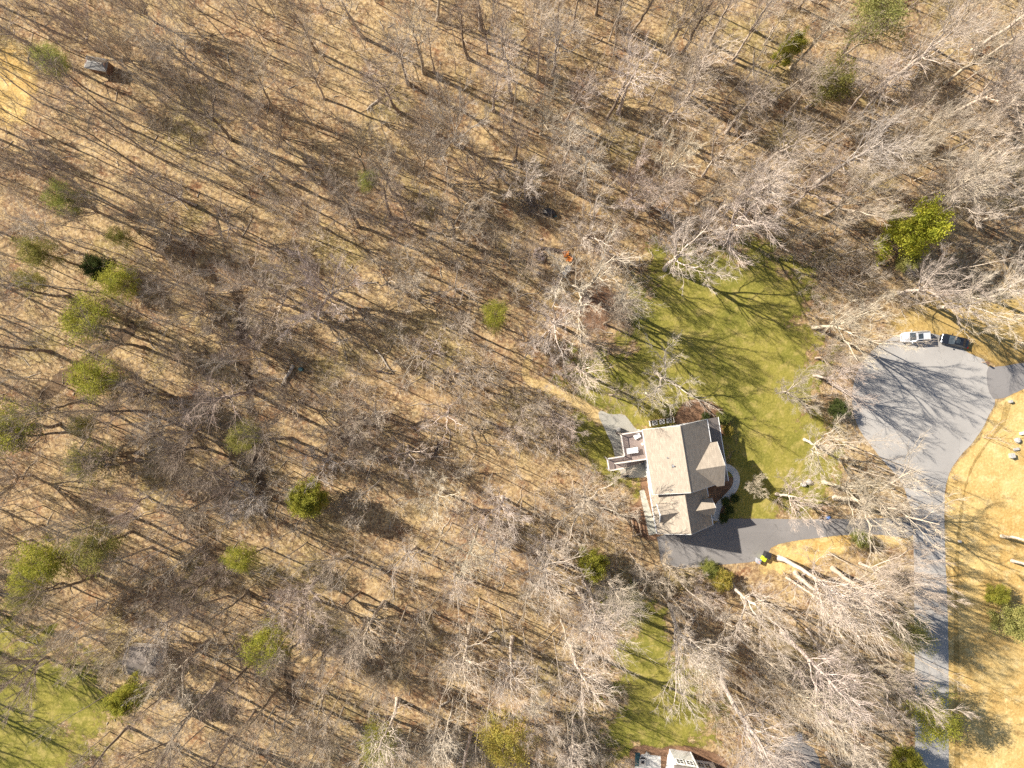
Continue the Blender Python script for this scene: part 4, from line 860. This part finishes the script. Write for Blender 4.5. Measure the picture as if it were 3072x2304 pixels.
HAND = """694 419 22 5.5 sd
880 551 19 4 fm
352 576 24 2.5 pd
421 502 25 2.5 pd
456 463 24 2.5 pd
380 384 25 3 pd
324 333 24 2.5 pd
389 648 22 2.5 fd
574 616 23 3 pd
259 574 24 2.5 pd
194 431 24 2.5 pd
782 380 13 4.5 rp
972 296 20 4.5 sm
822 333 20 4 fm
588 616 10 5 lp
639 241 18 4 fm
556 194 17 4 fm
949 153 19 4 fd
468 69 14 4.5 rm
287 153 13 4 rm
139 162 20 4 fm
694 482 12 4 lm
917 616 15 4 sm
722 708 13 4 lm
977 685 15 4.5 sm
324 648 16 4 rm
509 671 14 4 rm
208 750 18 4 fm
417 208 14 4 rm
857 454 12 3.5 rm
1225 252 23 5 fm
1272 218 21 4.5 fm
1405 176 20 4 fd
1462 160 18 4 sd
1512 176 24 3.5 fm
1536 296 25 4 fp
1611 232 25 4 fp
1670 134 24 2.5 pd
1718 88 24 2.5 pd
1788 44 22 3 fd
1850 90 24 4 fd
1897 95 24 4 fd
1999 153 22 4 sm
1545 479 16 3 fd
1621 403 18 4.5 sp
1691 495 20 3.5 fp
1699 363 20 4 fm
1820 359 13 .6 nd
1855 340 23 6 fp
1735 569 20 4 fp
1751 718 20 6 sp
1969 407 21 4 fm
1989 530 19 5 sp
1480 333 18 3.5 fm
1367 433 19 6 rp
1093 512 19 4 sd
1198 340 20 4 fd
1089 113 20 4 fm
1251 694 20 4.5 sd
1172 653 18 4 fd
1360 715 18 5.5 sm
1075 681 20 4 fd
1311 60 20 4.5 fm
1140 306 14 2.5 pp
1302 218 17 3.5 pm
1570 218 14 3 pd
1765 264 12 3 ld
1577 597 16 4.5 sp
1510 417 13 3 pm
1658 222 20 4 fp
1876 607 15 5 rp
1441 556 13 4 rm
1283 523 16 5 rm
1487 741 16 3 pd
1681 556 14 3.5 fm
1177 579 17 4 fm
1043 616 18 4 sm
2019 259 18 5 rm
1441 88 18 4 fm
2131 130 23 4 fm
2048 160 23 4 fd
2196 185 22 3.5 fm
2312 303 17 4 fm
2395 23 20 3 pd
2425 319 5 .5 np
2613 278 30 5 fm
2742 440 18 3 fm
2090 611 16 4.5 sm
2212 607 25 6 fp
2178 398 20 4 fm
2178 699 21 8 sp
2474 644 23 6 rp
2446 556 26 6 fp
2766 597 20 5 sp
2731 633 24 6 fp
2780 657 22 6 sp
2918 153 24 5 fp
2951 181 24 5 fp
2108 528 19 4.5 sp
2280 500 22 5 fm
2344 361 19 4 fm
2520 181 17 3 fm
2511 287 15 4 fm
2858 343 20 6 sp
2835 250 19 5.5 sp
2627 407 16 5 fm
3020 407 20 6 sp
2928 296 22 6 sp
2372 204 19 3.5 fm
2256 88 21 4 fm
2580 352 19 4 fp
2418 324 18 4 fm
2062 296 22 4.5 fp
2372 616 18 5 sm
2534 519 16 5 rm
2650 491 20 6 rp
2835 463 20 6 sp
2997 546 20 6 rp
2928 662 20 6 sp
2548 333 17 3.5 fm
2789 139 21 4 fm
2673 250 22 3 pm
2440 982 22 6.5 sp
2443 1126 17 5 sp
2414 1319 15 5 sp
2471 1445 19 6.5 sp
2505 1493 24 8.5 sp
2447 1074 12 4 rm
2697 878 18 6 sp
2816 922 20 6 sp
2943 889 18 6 sp
2330 1482 12 5.5 sp
2349 1175 10 4.3 rp
2240 1452 7 2.2 rp
1745 879 25 7.5 sp
1994 808 20 7 sp
1850 910 22 4.5 fp
1812 972 19 3 pd
1662 968 15 6 sp
1660 1115 6 3 rp
1736 1109 19 5 fp
1968 1118 15 6.5 sp
1939 1179 8 4 sp
1829 1185 8 3 sm
1838 940 14 3 fm
1741 1023 13 3.5 sm
1584 786 17 4 fd
2087 698 16 4 fm
2217 605 20 5 fp
2087 613 19 3.5 fm
2006 643 16 2.5 pm
1943 618 20 4 fm
1795 761 13 5.5 rm
1563 1225 12 4 rm
1660 1234 12 4 sm
1750 1492 17 7.5 sp
2336 1674 31.0 6 fp
2387 1719 29.0 5.5 fp
2499 1706 26.0 6.5 fp
2360 1733 22 4 pp
2194 1750 20 6 sp
2346 1894 29.0 7 fp
2009 1815 27 7.5 sp
2030 1870 27.0 5 fp
2151 1851 13 4.5 sp
2316 1997 25.0 6 fp
2446 2131 20 6 sp
2164 2040 29.0 7 fp
2580 1690 20 6 rp
2086 1770 5 4.5 rp
1930 1735 10 4.5 sp
2200 1900 18 4 fm
2420 1890 16 5 sp
2580 2010 20 6 sp
2480 1960 18 5 rm
2240 2200 22 7 rp
2480 2260 18 6 sp
1990 1690 8 4 rm
1752 1745 27.0 5 fp
1733 1766 28.0 6 fp
1794 1694 23.0 4 fp
1826 1721 22.0 4 fp
1615 1653 25.0 5 fp
1490 1624 24.0 4 fp
1437 1579 26 4.5 fp
1409 1880 24.0 4.5 fp
1537 1912 22.0 5 fp
1708 1930 23.0 6 fp
1412 2199 14 .6 np
1081 1777 15 3 fd
1152 1805 21 4 fm
1099 1855 20 4 fd
1299 1832 21 5 sd
1363 1722 16 4 fp
1192 2097 22.0 4.5 fp
1233 2190 14 4.5 sp
1382 1980 9 3 lm
1252 1860 10 4 lm
1405 1842 11 3.5 ld
1682 1860 14 3 pp
1585 1744 14 4.5 sp
1627 1605 12 4 sp
1247 1642 13 4.5 sp
1039 1670 16 5 sm
974 2073 16 5 sm
993 2138 15 5 rm
1363 2092 22 3 pp
1613 1999 18 3 pp
1724 2161 18 6 fp
1493 1564 14 4 fp
1159 1999 14 3.5 rm
1317 2166 18 4.5 fm
946 1795 17 6 sm
1594 2110 14 5 rp
648 1722 19 5 sd
625 1921 16 5 sd
648 2050 20 4 fm
833 2068 20 4 fd
384 2180 19 3.5 fd
296 1724 20 4 fd
741 1777 16 3.5 fd
685 1788 18 3 pd
912 1916 19 3.5 fd
769 1980 20 3.5 fd
384 1542 20 4 fd
556 1832 15 5.5 sp
597 1953 16 5.5 sp
255 1906 12 4.5 rm
93 1619 14 5 rm
417 1888 14 5 rm
954 1735 17 6 sm
694 1689 11 4.5 rm
523 2059 17 4 pd
574 2143 21 5 sd
764 2133 19 4.5 sd
519 2230 18 4 fd
995 1888 15 5 rm
139 1971 13 6 rm
685 2217 19 3.5 fd
454 1642 14 4 fm
759 1175 24 6 fd
444 1237 20 4 fd
412 1357 19 4 fd
611 1343 18 4 fd
417 1380 20 4 fd
232 1297 19 4 fd
155 1056 20 4 fd
204 889 20 4 fd
431 1042 20 4 fd
259 1195 20 4 fd
380 962 17 4 fd
694 1389 20 4 fd
657 1482 20 4 fd
875 1315 20 4 fd
1009 898 17 7 rp
880 921 14 6 sm
556 851 12 5 rm
648 935 14 5 rm
602 1287 12 5 rp
532 1268 14 4 sp
394 1152 12 4 rm
463 1171 12 5 rm
764 1046 12 5 rm
903 1208 13 5 rm
787 1490 13 6 sp
444 1490 12 4.5 rm
579 1393 13 5 rm
93 1425 16 5.5 rm
991 1361 12 5 sp
824 874 17 5 sm
616 1055 16 4 fd
509 1185 17 4 fd
741 1435 16 4 sd
1243 856 13 5 sm
1224 888 9 4 lp
1317 1055 12 4.5 lp
1252 1069 12 4.5 lp
1432 1125 11 4 sm
1400 990 14 4 fm
1548 1280 9 4 sp
1669 1259 10 4 sm
1344 1236 10 4.5 lp
1132 1250 11 5 lm
1085 1319 14 5 sd
1224 1337 13 5 lp
1331 1476 15 5.5 sp
1507 1490 16 5.5 sp
1150 1055 6 2 rd
1419 1527 12 4 rm
1159 851 10 5 lm
1372 874 12 5 sm
1057 1250 12 5 sm
1409 1240 12 3.5 sm
1363 1120 13 4 sm
1585 1027 8 3 rm
1141 1370 11 4.5 lm
3005 1608 17 5 fp
3036 1682 17 5 fp"""
pts = []
for ln in HAND.strip().splitlines():
    a = ln.split(); x, y = W(float(a[0]), float(a[1])); pts.append((x, y))
    place(x, y, float(a[2]), float(a[3]), a[4][0], a[4][1])
def open_mask(X, m=0.0):
    o = np.zeros(len(X), bool)
    for p, k in OPEN:
        if k is None: continue
        lo, hi = p.min(0)-k-1, p.max(0)+k+1; c = np.where(~o & (X > lo).all(1) & (X < hi).all(1))[0]
        if len(c): o[c] = sdist(X[c], p) > -(k+m)
    return o
# ------------------------------------------------------------------ evergreens (planted below): crown centre in the picture, radius in metres
G_ = {'o': (.28, .26, .075), 'g': (.28, .29, .08), 'b': (.34, .33, .06), 'y': (.44, .37, .09), 'v': (.44, .44, .06), 'k': (.11, .135, .045), 'l': (.36, .35, .12)}
GREEN = [
 (150, 190, 14, 2.6, 'pine', 'g', 'thin green pine, highest one along the left edge near the shed'),
 (2635, 55, 16, 5.5, 'pine', 'l', 'large pale green pine at the top edge, right of centre'),
 (2358, 160, 9, 2.0, 'broad', 'b', 'small bright green tree alone in the upper right woods'),
 (2515, 250, 14, 4.0, 'pine', 'o', 'olive green pine below the large pale green pine'),
 (2716, 708, 13, 4.2, 'broad', 'v', 'big round bright green evergreen above the parked silver car'),
 (2718, 785, 5, 1.6, 'broad', 'l', 'small pale green bush just under the big round evergreen'),
 (1486, 960, 11, 2.7, 'pine', 'b', 'yellow green pine standing alone left of the sandy path'),
 (1112, 540, 8, 2.0, 'pine', 'g', 'faint small green pine in the upper middle woods'),
 (195, 595, 14, 2.8, 'pine', 'g', 'thin green pine midway between the shed and the left pine row'),
 (370, 715, 10, 2.0, 'pine', 'o', 'faint olive pine right of the left pine row top'),
 (125, 765, 13, 2.8, 'pine', 'o', 'olive pine at the top of the left pine row'),
 (90, 850, 11, 2.2, 'pine', 'o', 'small olive pine below the top of the left row'),
 (310, 812, 6, 2.4, 'broad', 'k', 'dark green evergreen bush above the yellow green pine'),
 (355, 855, 13, 3.0, 'pine', 'b', 'yellow green pine beside the dark evergreen bush'),
 (255, 975, 15, 4.5, 'pine', 'b', 'wide yellow green pine above the slanting creek channel'),
 (300, 1130, 14, 3.8, 'pine', 'b', 'wide yellow green pine below the slanting creek channel'),
 (45, 1285, 15, 4.6, 'pine', 'b', 'large green pine cut by the left edge'),
 (245, 1275, 10, 2.0, 'pine', 'o', 'small olive pine right of the large edge pine'),
 (270, 1390, 14, 3.6, 'pine', 'o', 'olive pine two crowns below the slanting channel'),
 (725, 1320, 13, 3.2, 'pine', 'o', 'olive pine standing in the creek bed'),
 (925, 1495, 10, 3.0, 'broad', 'b', 'bright green evergreen in the lower middle woods'),
 (155, 1690, 15, 4.2, 'pine', 'b', 'broad green pine, middle of the lower left pine group'),
 (85, 1725, 13, 3.0, 'pine', 'b', 'yellow green pine, leftmost of the lower left pine group'),
 (295, 1635, 14, 3.8, 'pine', 'o', 'olive pine, upper right of the lower left pine group'),
 (85, 1795, 12, 2.6, 'pine', 'o', 'olive pine at the edge of the lower left lawn'),
 (738, 1680, 12, 2.8, 'pine', 'b', 'narrow yellow green pine below the creek bed'),
 (810, 1940, 14, 3.8, 'pine', 'b', 'wide yellow green pine below the narrow one by the creek'),
 (398, 2080, 10, 2.7, 'broad', 'b', 'bright green evergreen below the grey roofed shed'),
 (1130, 2240, 14, 3.8, 'pine', 'b', 'green pine at the bottom edge left of the yellow tree'),
 (1525, 2225, 13, 4.6, 'pine', 'y', 'large yellow leaved tree at the bottom edge'),
 (1775, 1690, 10, 2.5, 'broad', 'b', 'bright green evergreen left of the lower end of the house driveway'),
 (2160, 1735, 3.0, 1.9, 'broad', 'y', 'yellow green bush, lower of two below the driveway'),
 (2128, 1705, 2.5, 1.6, 'broad', 'g', 'dark green bush touching the lower driveway edge'),
 (2735, 1900, 11, 3.4, 'pine', 'l', 'pale green pine left of the road, upper of two'),
 (2810, 2160, 12, 4.6, 'pine', 'b', 'large green pine left of the road near the bottom'),
 (2720, 2290, 7, 2.6, 'broad', 'b', 'green evergreen at the bottom edge left of the road'),
 (3035, 1860, 8, 3.2, 'broad', 'l', 'green evergreen touching the right edge beyond the verge'),
 (2985, 1785, 3.5, 1.8, 'broad', 'b', 'small yellow green bush on the dry verge'),
 (2515, 1225, 3.0, 1.8, 'broad', 'k', 'dark green bush beside the left side of the turning circle'),
 (2580, 1612, 3.0, 1.5, 'broad', 'g', 'green bush on the lower driveway verge near the road'),
 (1998, 1300-62, 1.2, .8, 'broad', 'g', 'small green shrub left in the upper mulch bed'),
 (2168, 1256, 1.8, 1.3, 'broad', 'g', 'round green shrub at the upper right corner of the house'),
 (2118, 1248, 1.2, .8, 'broad', 'k', 'dark small shrub in the middle of the upper mulch bed'),
 (2185, 1290, 1.4, 1.0, 'broad', 'y', 'rusty yellow shrub right of the house corner'),
 (2176, 1506, 1.2, .8, 'broad', 'k', 'dark shrub inside the lower bend of the curved walk'),
 (2190, 1530, 1.3, .8, 'broad', 'k', 'dark shrub right of the end of the curved walk'),
 (2172, 1553, 1.3, .9, 'broad', 'k', 'dark shrub at the foot of the curved walk'),
 (2205, 1494, 1.2, .8, 'broad', 'k', 'dark shrub outside the lower bend of the curved walk'),
]
for px, py, h, R, st, g_, lb in GREEN:
    x, y = W(px, py, h*.6); q = np.linspace(0, 6.283, 10)[:-1]
    OPEN.append((np.c_[x+R*.75*np.cos(q), y+R*.75*np.sin(q)], .8))
cand = rng.uniform([-92, -70], [92, 70], (6000, 2)); cand = cand[~open_mask(cand)]
for x, y in cand:
    if len(BARE) >= 299: break
    if min((x-a)**2+(y-b)**2 for a, b in pts) < 5.2**2: continue
    pts.append((x, y)); dx = (x+92)/184
    st = rng.choice(list('fpsrl'), p=(.42, .12, .2, .18, .08)); h = {'f': rng.uniform(16, 23), 'p': rng.uniform(15, 22), 's': rng.uniform(12, 19), 'r': rng.uniform(7, 13), 'l': rng.uniform(6, 10)}[st]
    tone = rng.choice(list('dmp'), p=(.30, .5, .2) if dx < .5 else (.08, .42, .5))  # darker bark left, paler right: shaded and sunlit sides put into the colour
    place(x, y, h, h*{'f': .20, 'p': .13, 's': .29, 'r': .36, 'l': .42}[st]*rng.uniform(.85, 1.2), st, tone)

for px, py, h, R, st, g_, lb in GREEN:
    x, y = W(px, py, h*(.72 if st == 'pine' else .5)); v = EVG[st][rng.integers(len(EVG[st]))]
    sz = h/v[2]; sx = R/v[3]
    big = h > 4.5
    t = empty('pine_tree' if st == 'pine' else ('evergreen_tree' if big else 'shrub'), (x, y, 0), rng.uniform(0, 6.28), lb, 'tree' if big else 'shrub', 'evergreens among the bare trees' if big else 'green shrubs round the house and driveway'); t.scale = (sx, sx, sz)
    a = link_mesh('trunk', v[0], t); a.color = (.2, .15, .11, 1)
    b = link_mesh('crown' if big else 'foliage', v[1], t); b.color = (*(np.array(G_[g_])*rng.uniform(.9, 1.1)), 1)
t = empty('brush_pile', (*W(1594, 612), 0), 0, 'purple grey brush pile up and left of the black heap', 'brush')
A = rng.normal(0, 1, (260, 3))*[1.3, 1.6, .35]+[0, 0, .7]; D = unit(rng.normal(size=A.shape)*[1, 1, .35])*rng.uniform(.6, 1.4, (260, 1))
wd = Wood(); wd.tubes(np.stack([A-D*.5, A+D*.1+rng.normal(0, .06, A.shape), A+D*.5], 1), np.full((260, 3), .028), 3); tag(link_mesh('twigs', wd.mesh('brush_twigs'), t, M['brush']), kind='stuff')

# ------------------------------------------------------------------ understorey too small and thick to count
def thicket(name, xy, hs, label, mat):
    n = len(xy); wd = Wood(); k = 5
    base = np.repeat(np.c_[xy, np.zeros(n)], k, 0)+np.c_[rng.normal(0, .25, (n*k, 2)), np.zeros(n*k)]; hh = np.repeat(hs, k)*rng.uniform(.5, 1.1, n*k)
    d = unit(np.c_[rng.normal(0, .38, (n*k, 2)), np.ones(n*k)])
    s_ = np.linspace(0, 1, 4)[None, :, None]; P = base[:, None]+d[:, None]*s_*hh[:, None, None]+np.cumsum(rng.normal(0, .04, (n*k, 4, 3)), 1)*hh[:, None, None]*(s_ > 0)
    R = np.linspace(.026, .012, 4)[None].repeat(n*k, 0)*(hh/3)[:, None].clip(.6, 1.4); wd.tubes(P, R, 3)
    Q, RQ, l = spawn(P, R, 7, .3, 1, lambda t, B, kk: hh.reshape(-1, 1)*.34*rng.uniform(.6, 1.3, (B, kk)), 42, .1, 2, .7, 0, .012, .6)
    wd.blades(Q[:, 0], Q[:, 1], np.full(len(Q), .019))
    Q2, _, _ = spawn(Q, RQ, 2, .2, 1, Lf(.7, .1, .4), 30, .1, 2, .7, 0, .012); wd.blades(Q2[:, 0], Q2[:, 1], np.full(len(Q2), .013))
    o = link_mesh(name, wd.mesh(name, False), None, mat); return tag(o, label, kind='stuff')
def scatter(n, clump=0.5):
    cl = rng.uniform([-95, -72], [95, 72], (150, 2)); m = n*2
    X = np.where(rng.random((m, 1)) < clump, cl[rng.integers(0, 150, m)]+rng.normal(0, 4.5, (m, 2)), rng.uniform([-95, -72], [95, 72], (m, 2)))
    return X[~open_mask(X, -.3)][:n]
xy = scatter(3300, .6); thicket('understorey', xy, rng.gamma(4, .75, len(xy)).clip(1, 6.5), 'thin leafless saplings and brush between the trees', M['underbrush'])
# the rest of the wood: thin trees past the three hundred that show largest
def thin_wood(n, seed):
    X = rng.uniform([-93, -71], [93, 71], (n*4, 2)); X = X[~open_mask(X, .6)]
    big = np.array(pts); ok = []
    for q in X:
        if len(ok) >= n: break
        if ((big-q)**2).sum(1).min() > 2.2**2 and (not ok or ((np.array(ok)-q)**2).sum(1).min() > 1.8**2): ok.append(q)
    X = np.array(ok); n = len(X); hh = rng.uniform(9, 19, n); wd = Wood(); s_ = np.linspace(0, 1, 7)
    lean = rng.normal(0, .05, (n, 1, 2)); wob = np.cumsum(rng.normal(0, .09, (n, 7, 2)), 1); wob -= wob[:, :1]
    P = np.concatenate([X[:, None]+lean*s_[None, :, None]*hh[:, None, None]+wob, (s_[None]*hh[:, None])[..., None]], -1)
    R = (np.linspace(1, .14, 7)[None]*(hh*.0075*rng.uniform(.7, 1.25, n))[:, None]); wd.tubes(P, R, 5)
    Q, RQ, l = spawn(P, R, 11, .38, .98, lambda t, B, k: hh.reshape(-1, 1)*.26*(1-.55*t)*rng.uniform(.6, 1.25, (B, k)), 34, .3, 5, .45, .03, .02); wd.tubes(Q, RQ, 3)
    Q2, R2, l2 = spawn(Q, RQ, 5, .15, .98, Lp(l, .6), 24, .18, 3, .6, .025, .015); wd.tubes(Q2, R2, 3)
    Q3, R3, _ = spawn(Q2, R2, 4, .1, 1, Lf(1.15, .2, .35), 20, .1, 2, .6, 0, .012); wd.blades(Q3[:, 0], Q3[:, 1], np.full(len(Q3), .012))
    return wd.mesh('thin_wood')
o = link_mesh('thin_woods', thin_wood(560, 1), None, M['bark']); o.color = (.44, .37, .295, 1); tag(o, 'many thin bare trees standing between the larger trees', kind='stuff')
# small sticks and fallen limbs lying in the leaves
xy = scatter(900, .3); a = rng.uniform(0, 6.28, len(xy)); L = rng.gamma(2, .9, len(xy)).clip(.6, 5)
d = np.c_[np.cos(a), np.sin(a), 0*a]; n_ = np.c_[-np.sin(a), np.cos(a), 0*a]; P = np.c_[xy, np.full(len(xy), .08)][:, None]+d[:, None]*(np.linspace(-.5, .5, 4)[None, :, None])*L[:, None, None]+n_[:, None]*rng.normal(0, .05, (len(xy), 4, 1))*L[:, None, None]
wd = Wood(); wd.tubes(P, np.linspace(1, .4, 4)[None]*rng.uniform(.03, .09, (len(xy), 1)), 4)
tag(link_mesh('fallen_sticks', wd.mesh('sticks', False), None, M['log']), 'pale fallen sticks strewn over the leaf litter', kind='stuff')
# woods going on outside the survey, left and above, whose shade falls into view
far = []
while len(far) < 90:
    x, y = rng.uniform(-128, 100), rng.uniform(-85, 100)
    if (x < -97 or y > 75) and all((x-a)**2+(y-b)**2 > 36 for a, b in far): far.append((x, y))
far += [(rng.uniform(-124, -97), rng.uniform(-56, -22)) for _ in range(26)]
wd = Wood(); far = np.array(far); n = len(far)
hh = rng.uniform(16, 23, n); s_ = np.linspace(0, 1, 6); P = np.c_[far, np.zeros(n)][:, None]+np.stack([rng.normal(0, .25, (n, 6)), rng.normal(0, .25, (n, 6)), s_[None]*hh[:, None]], -1); R = np.linspace(.36, .05, 6)[None].repeat(n, 0); wd.tubes(P, R, 6)
Q, RQ, l = spawn(P, R, 14, .42, .98, Lf(5.5, .5), 50, .25, 4, .5, .04, .03); wd.tubes(Q, RQ, 3)
Q2, R2, l2 = spawn(Q, RQ, 6, .2, 1, Lp(l, .5), 42, .1, 3, .6, .03, .02); wd.tubes(Q2, R2, 3)
Q3, R3, _ = spawn(Q2, R2, 5, .2, 1, Lf(1.1, .2, .3), 40, .1, 2, .6, 0, .015); wd.blades(Q3[:, 0], Q3[:, 1], np.full(len(Q3), .02))
tag(link_mesh('outer_woods', wd.mesh('outer_woods'), None, M['underbrush']), 'bare woods continuing past the left and top edges', kind='stuff')

# ------------------------------------------------------------------ labels of the bare trees: told apart by the nearest landmark
LM = [('the pale-roofed upper left shed', 311, 208), ('the small bright green upper right tree', 2358, 160), ('the big round bright evergreen', 2716, 708), ('the silver car', 2739, 1011),
      ('the black sedan', 2857, 1024), ('the lone yellow-green pine by the path', 1486, 960), ('the orange chairs', 1700, 771), ('the black covered heap', 1648, 640), ('the brown mailbox', 2946, 1087),
      ('the teal barrel', 906, 1108), ('the thin pale level trunk', 1330, 1371), ('the bright lower middle evergreen', 925, 1495), ('the grey lower left shed', 447, 1968), ('the white lower house', 2066, 2290),
      ('the lime bin', 2287, 1673), ('the garage', 2035, 1530), ('the deck table', 1890, 1352), ('the large yellow bottom tree', 1525, 2225), ('the narrow pine below the creek', 738, 1680),
      ('the wide pine above the slanting channel', 255, 975), ('the large left edge pine', 45, 1285), ('the lower left pine group', 155, 1690), ('the olive upper right pine', 2515, 250), ('the faint upper middle pine', 1112, 540),
      ('the stump below the orange chairs', 1704, 808), ('the sandy path end', 1590, 1068), ('the three air conditioners', 1965, 1266), ('the turning circle centre', 2755, 1195), ('the lower driveway cart', 2392, 2202),
      ('the pale road pine', 2735, 1900), ('the large pale top pine', 2635, 55), ('the bottom green pine', 1130, 2240), ('the driveway-end bright evergreen', 1775, 1690), ('the creek-bed olive pine', 725, 1320), ('the bluish driveway rock', 2484, 1553), ('the olive pine right of the edge pine', 245, 1275), ('the thin pine below the shed', 195, 595),
      ('the wide pine below the creek', 810, 1940), ('the bright evergreen below the grey shed', 398, 2080), ('the log near the yellow tree', 1335, 2107), ('the thin log in the lower middle', 1483, 1893), ('the slim upper middle log', 1110, 848), ('the low pale upper log', 1120, 312), ('the top left pine', 150, 190), ('the log between the left pines', 480, 1340)]
DIRS = ['right of', 'up-right of', 'above', 'up-left of', 'left of', 'down-left of', 'below', 'down-right of']
ORD = ['nearest', 'second nearest', 'third nearest', 'fourth nearest', 'fifth nearest', 'sixth nearest', 'seventh nearest', 'eighth nearest', 'ninth nearest', 'tenth nearest', 'eleventh nearest', 'twelfth nearest']
best = {}
for li, (nm, px, py) in enumerate(LM):
    lx, ly = W(px, py); sec = {}
    for i, b in enumerate(BARE):
        dx, dy = b[1]-lx, b[2]-ly; s_ = int(round(math.atan2(dy, dx)/(math.pi/4))) % 8; sec.setdefault(s_, []).append((math.hypot(dx, dy), i))
    for s_, lst in sec.items():
        for rk, (d_, i) in enumerate(sorted(lst)):
            if rk < len(ORD):
                sc_ = rk*9+d_
                if i not in best or sc_ < best[i][0]: best[i] = (sc_, rk, s_, nm)
for i, b in enumerate(BARE):
    sc_, rk, s_, nm = best.get(i, (0, 0, 0, 'the picture centre'))
    tone = {'p': 'pale ', 'm': '', 'd': 'dark '}[b[4]]
    tag(b[0], f'{tone}{ADJ[b[3]]} tree, {ORD[rk]} {DIRS[s_]} {nm}', 'tree', 'bare trees of the woods')
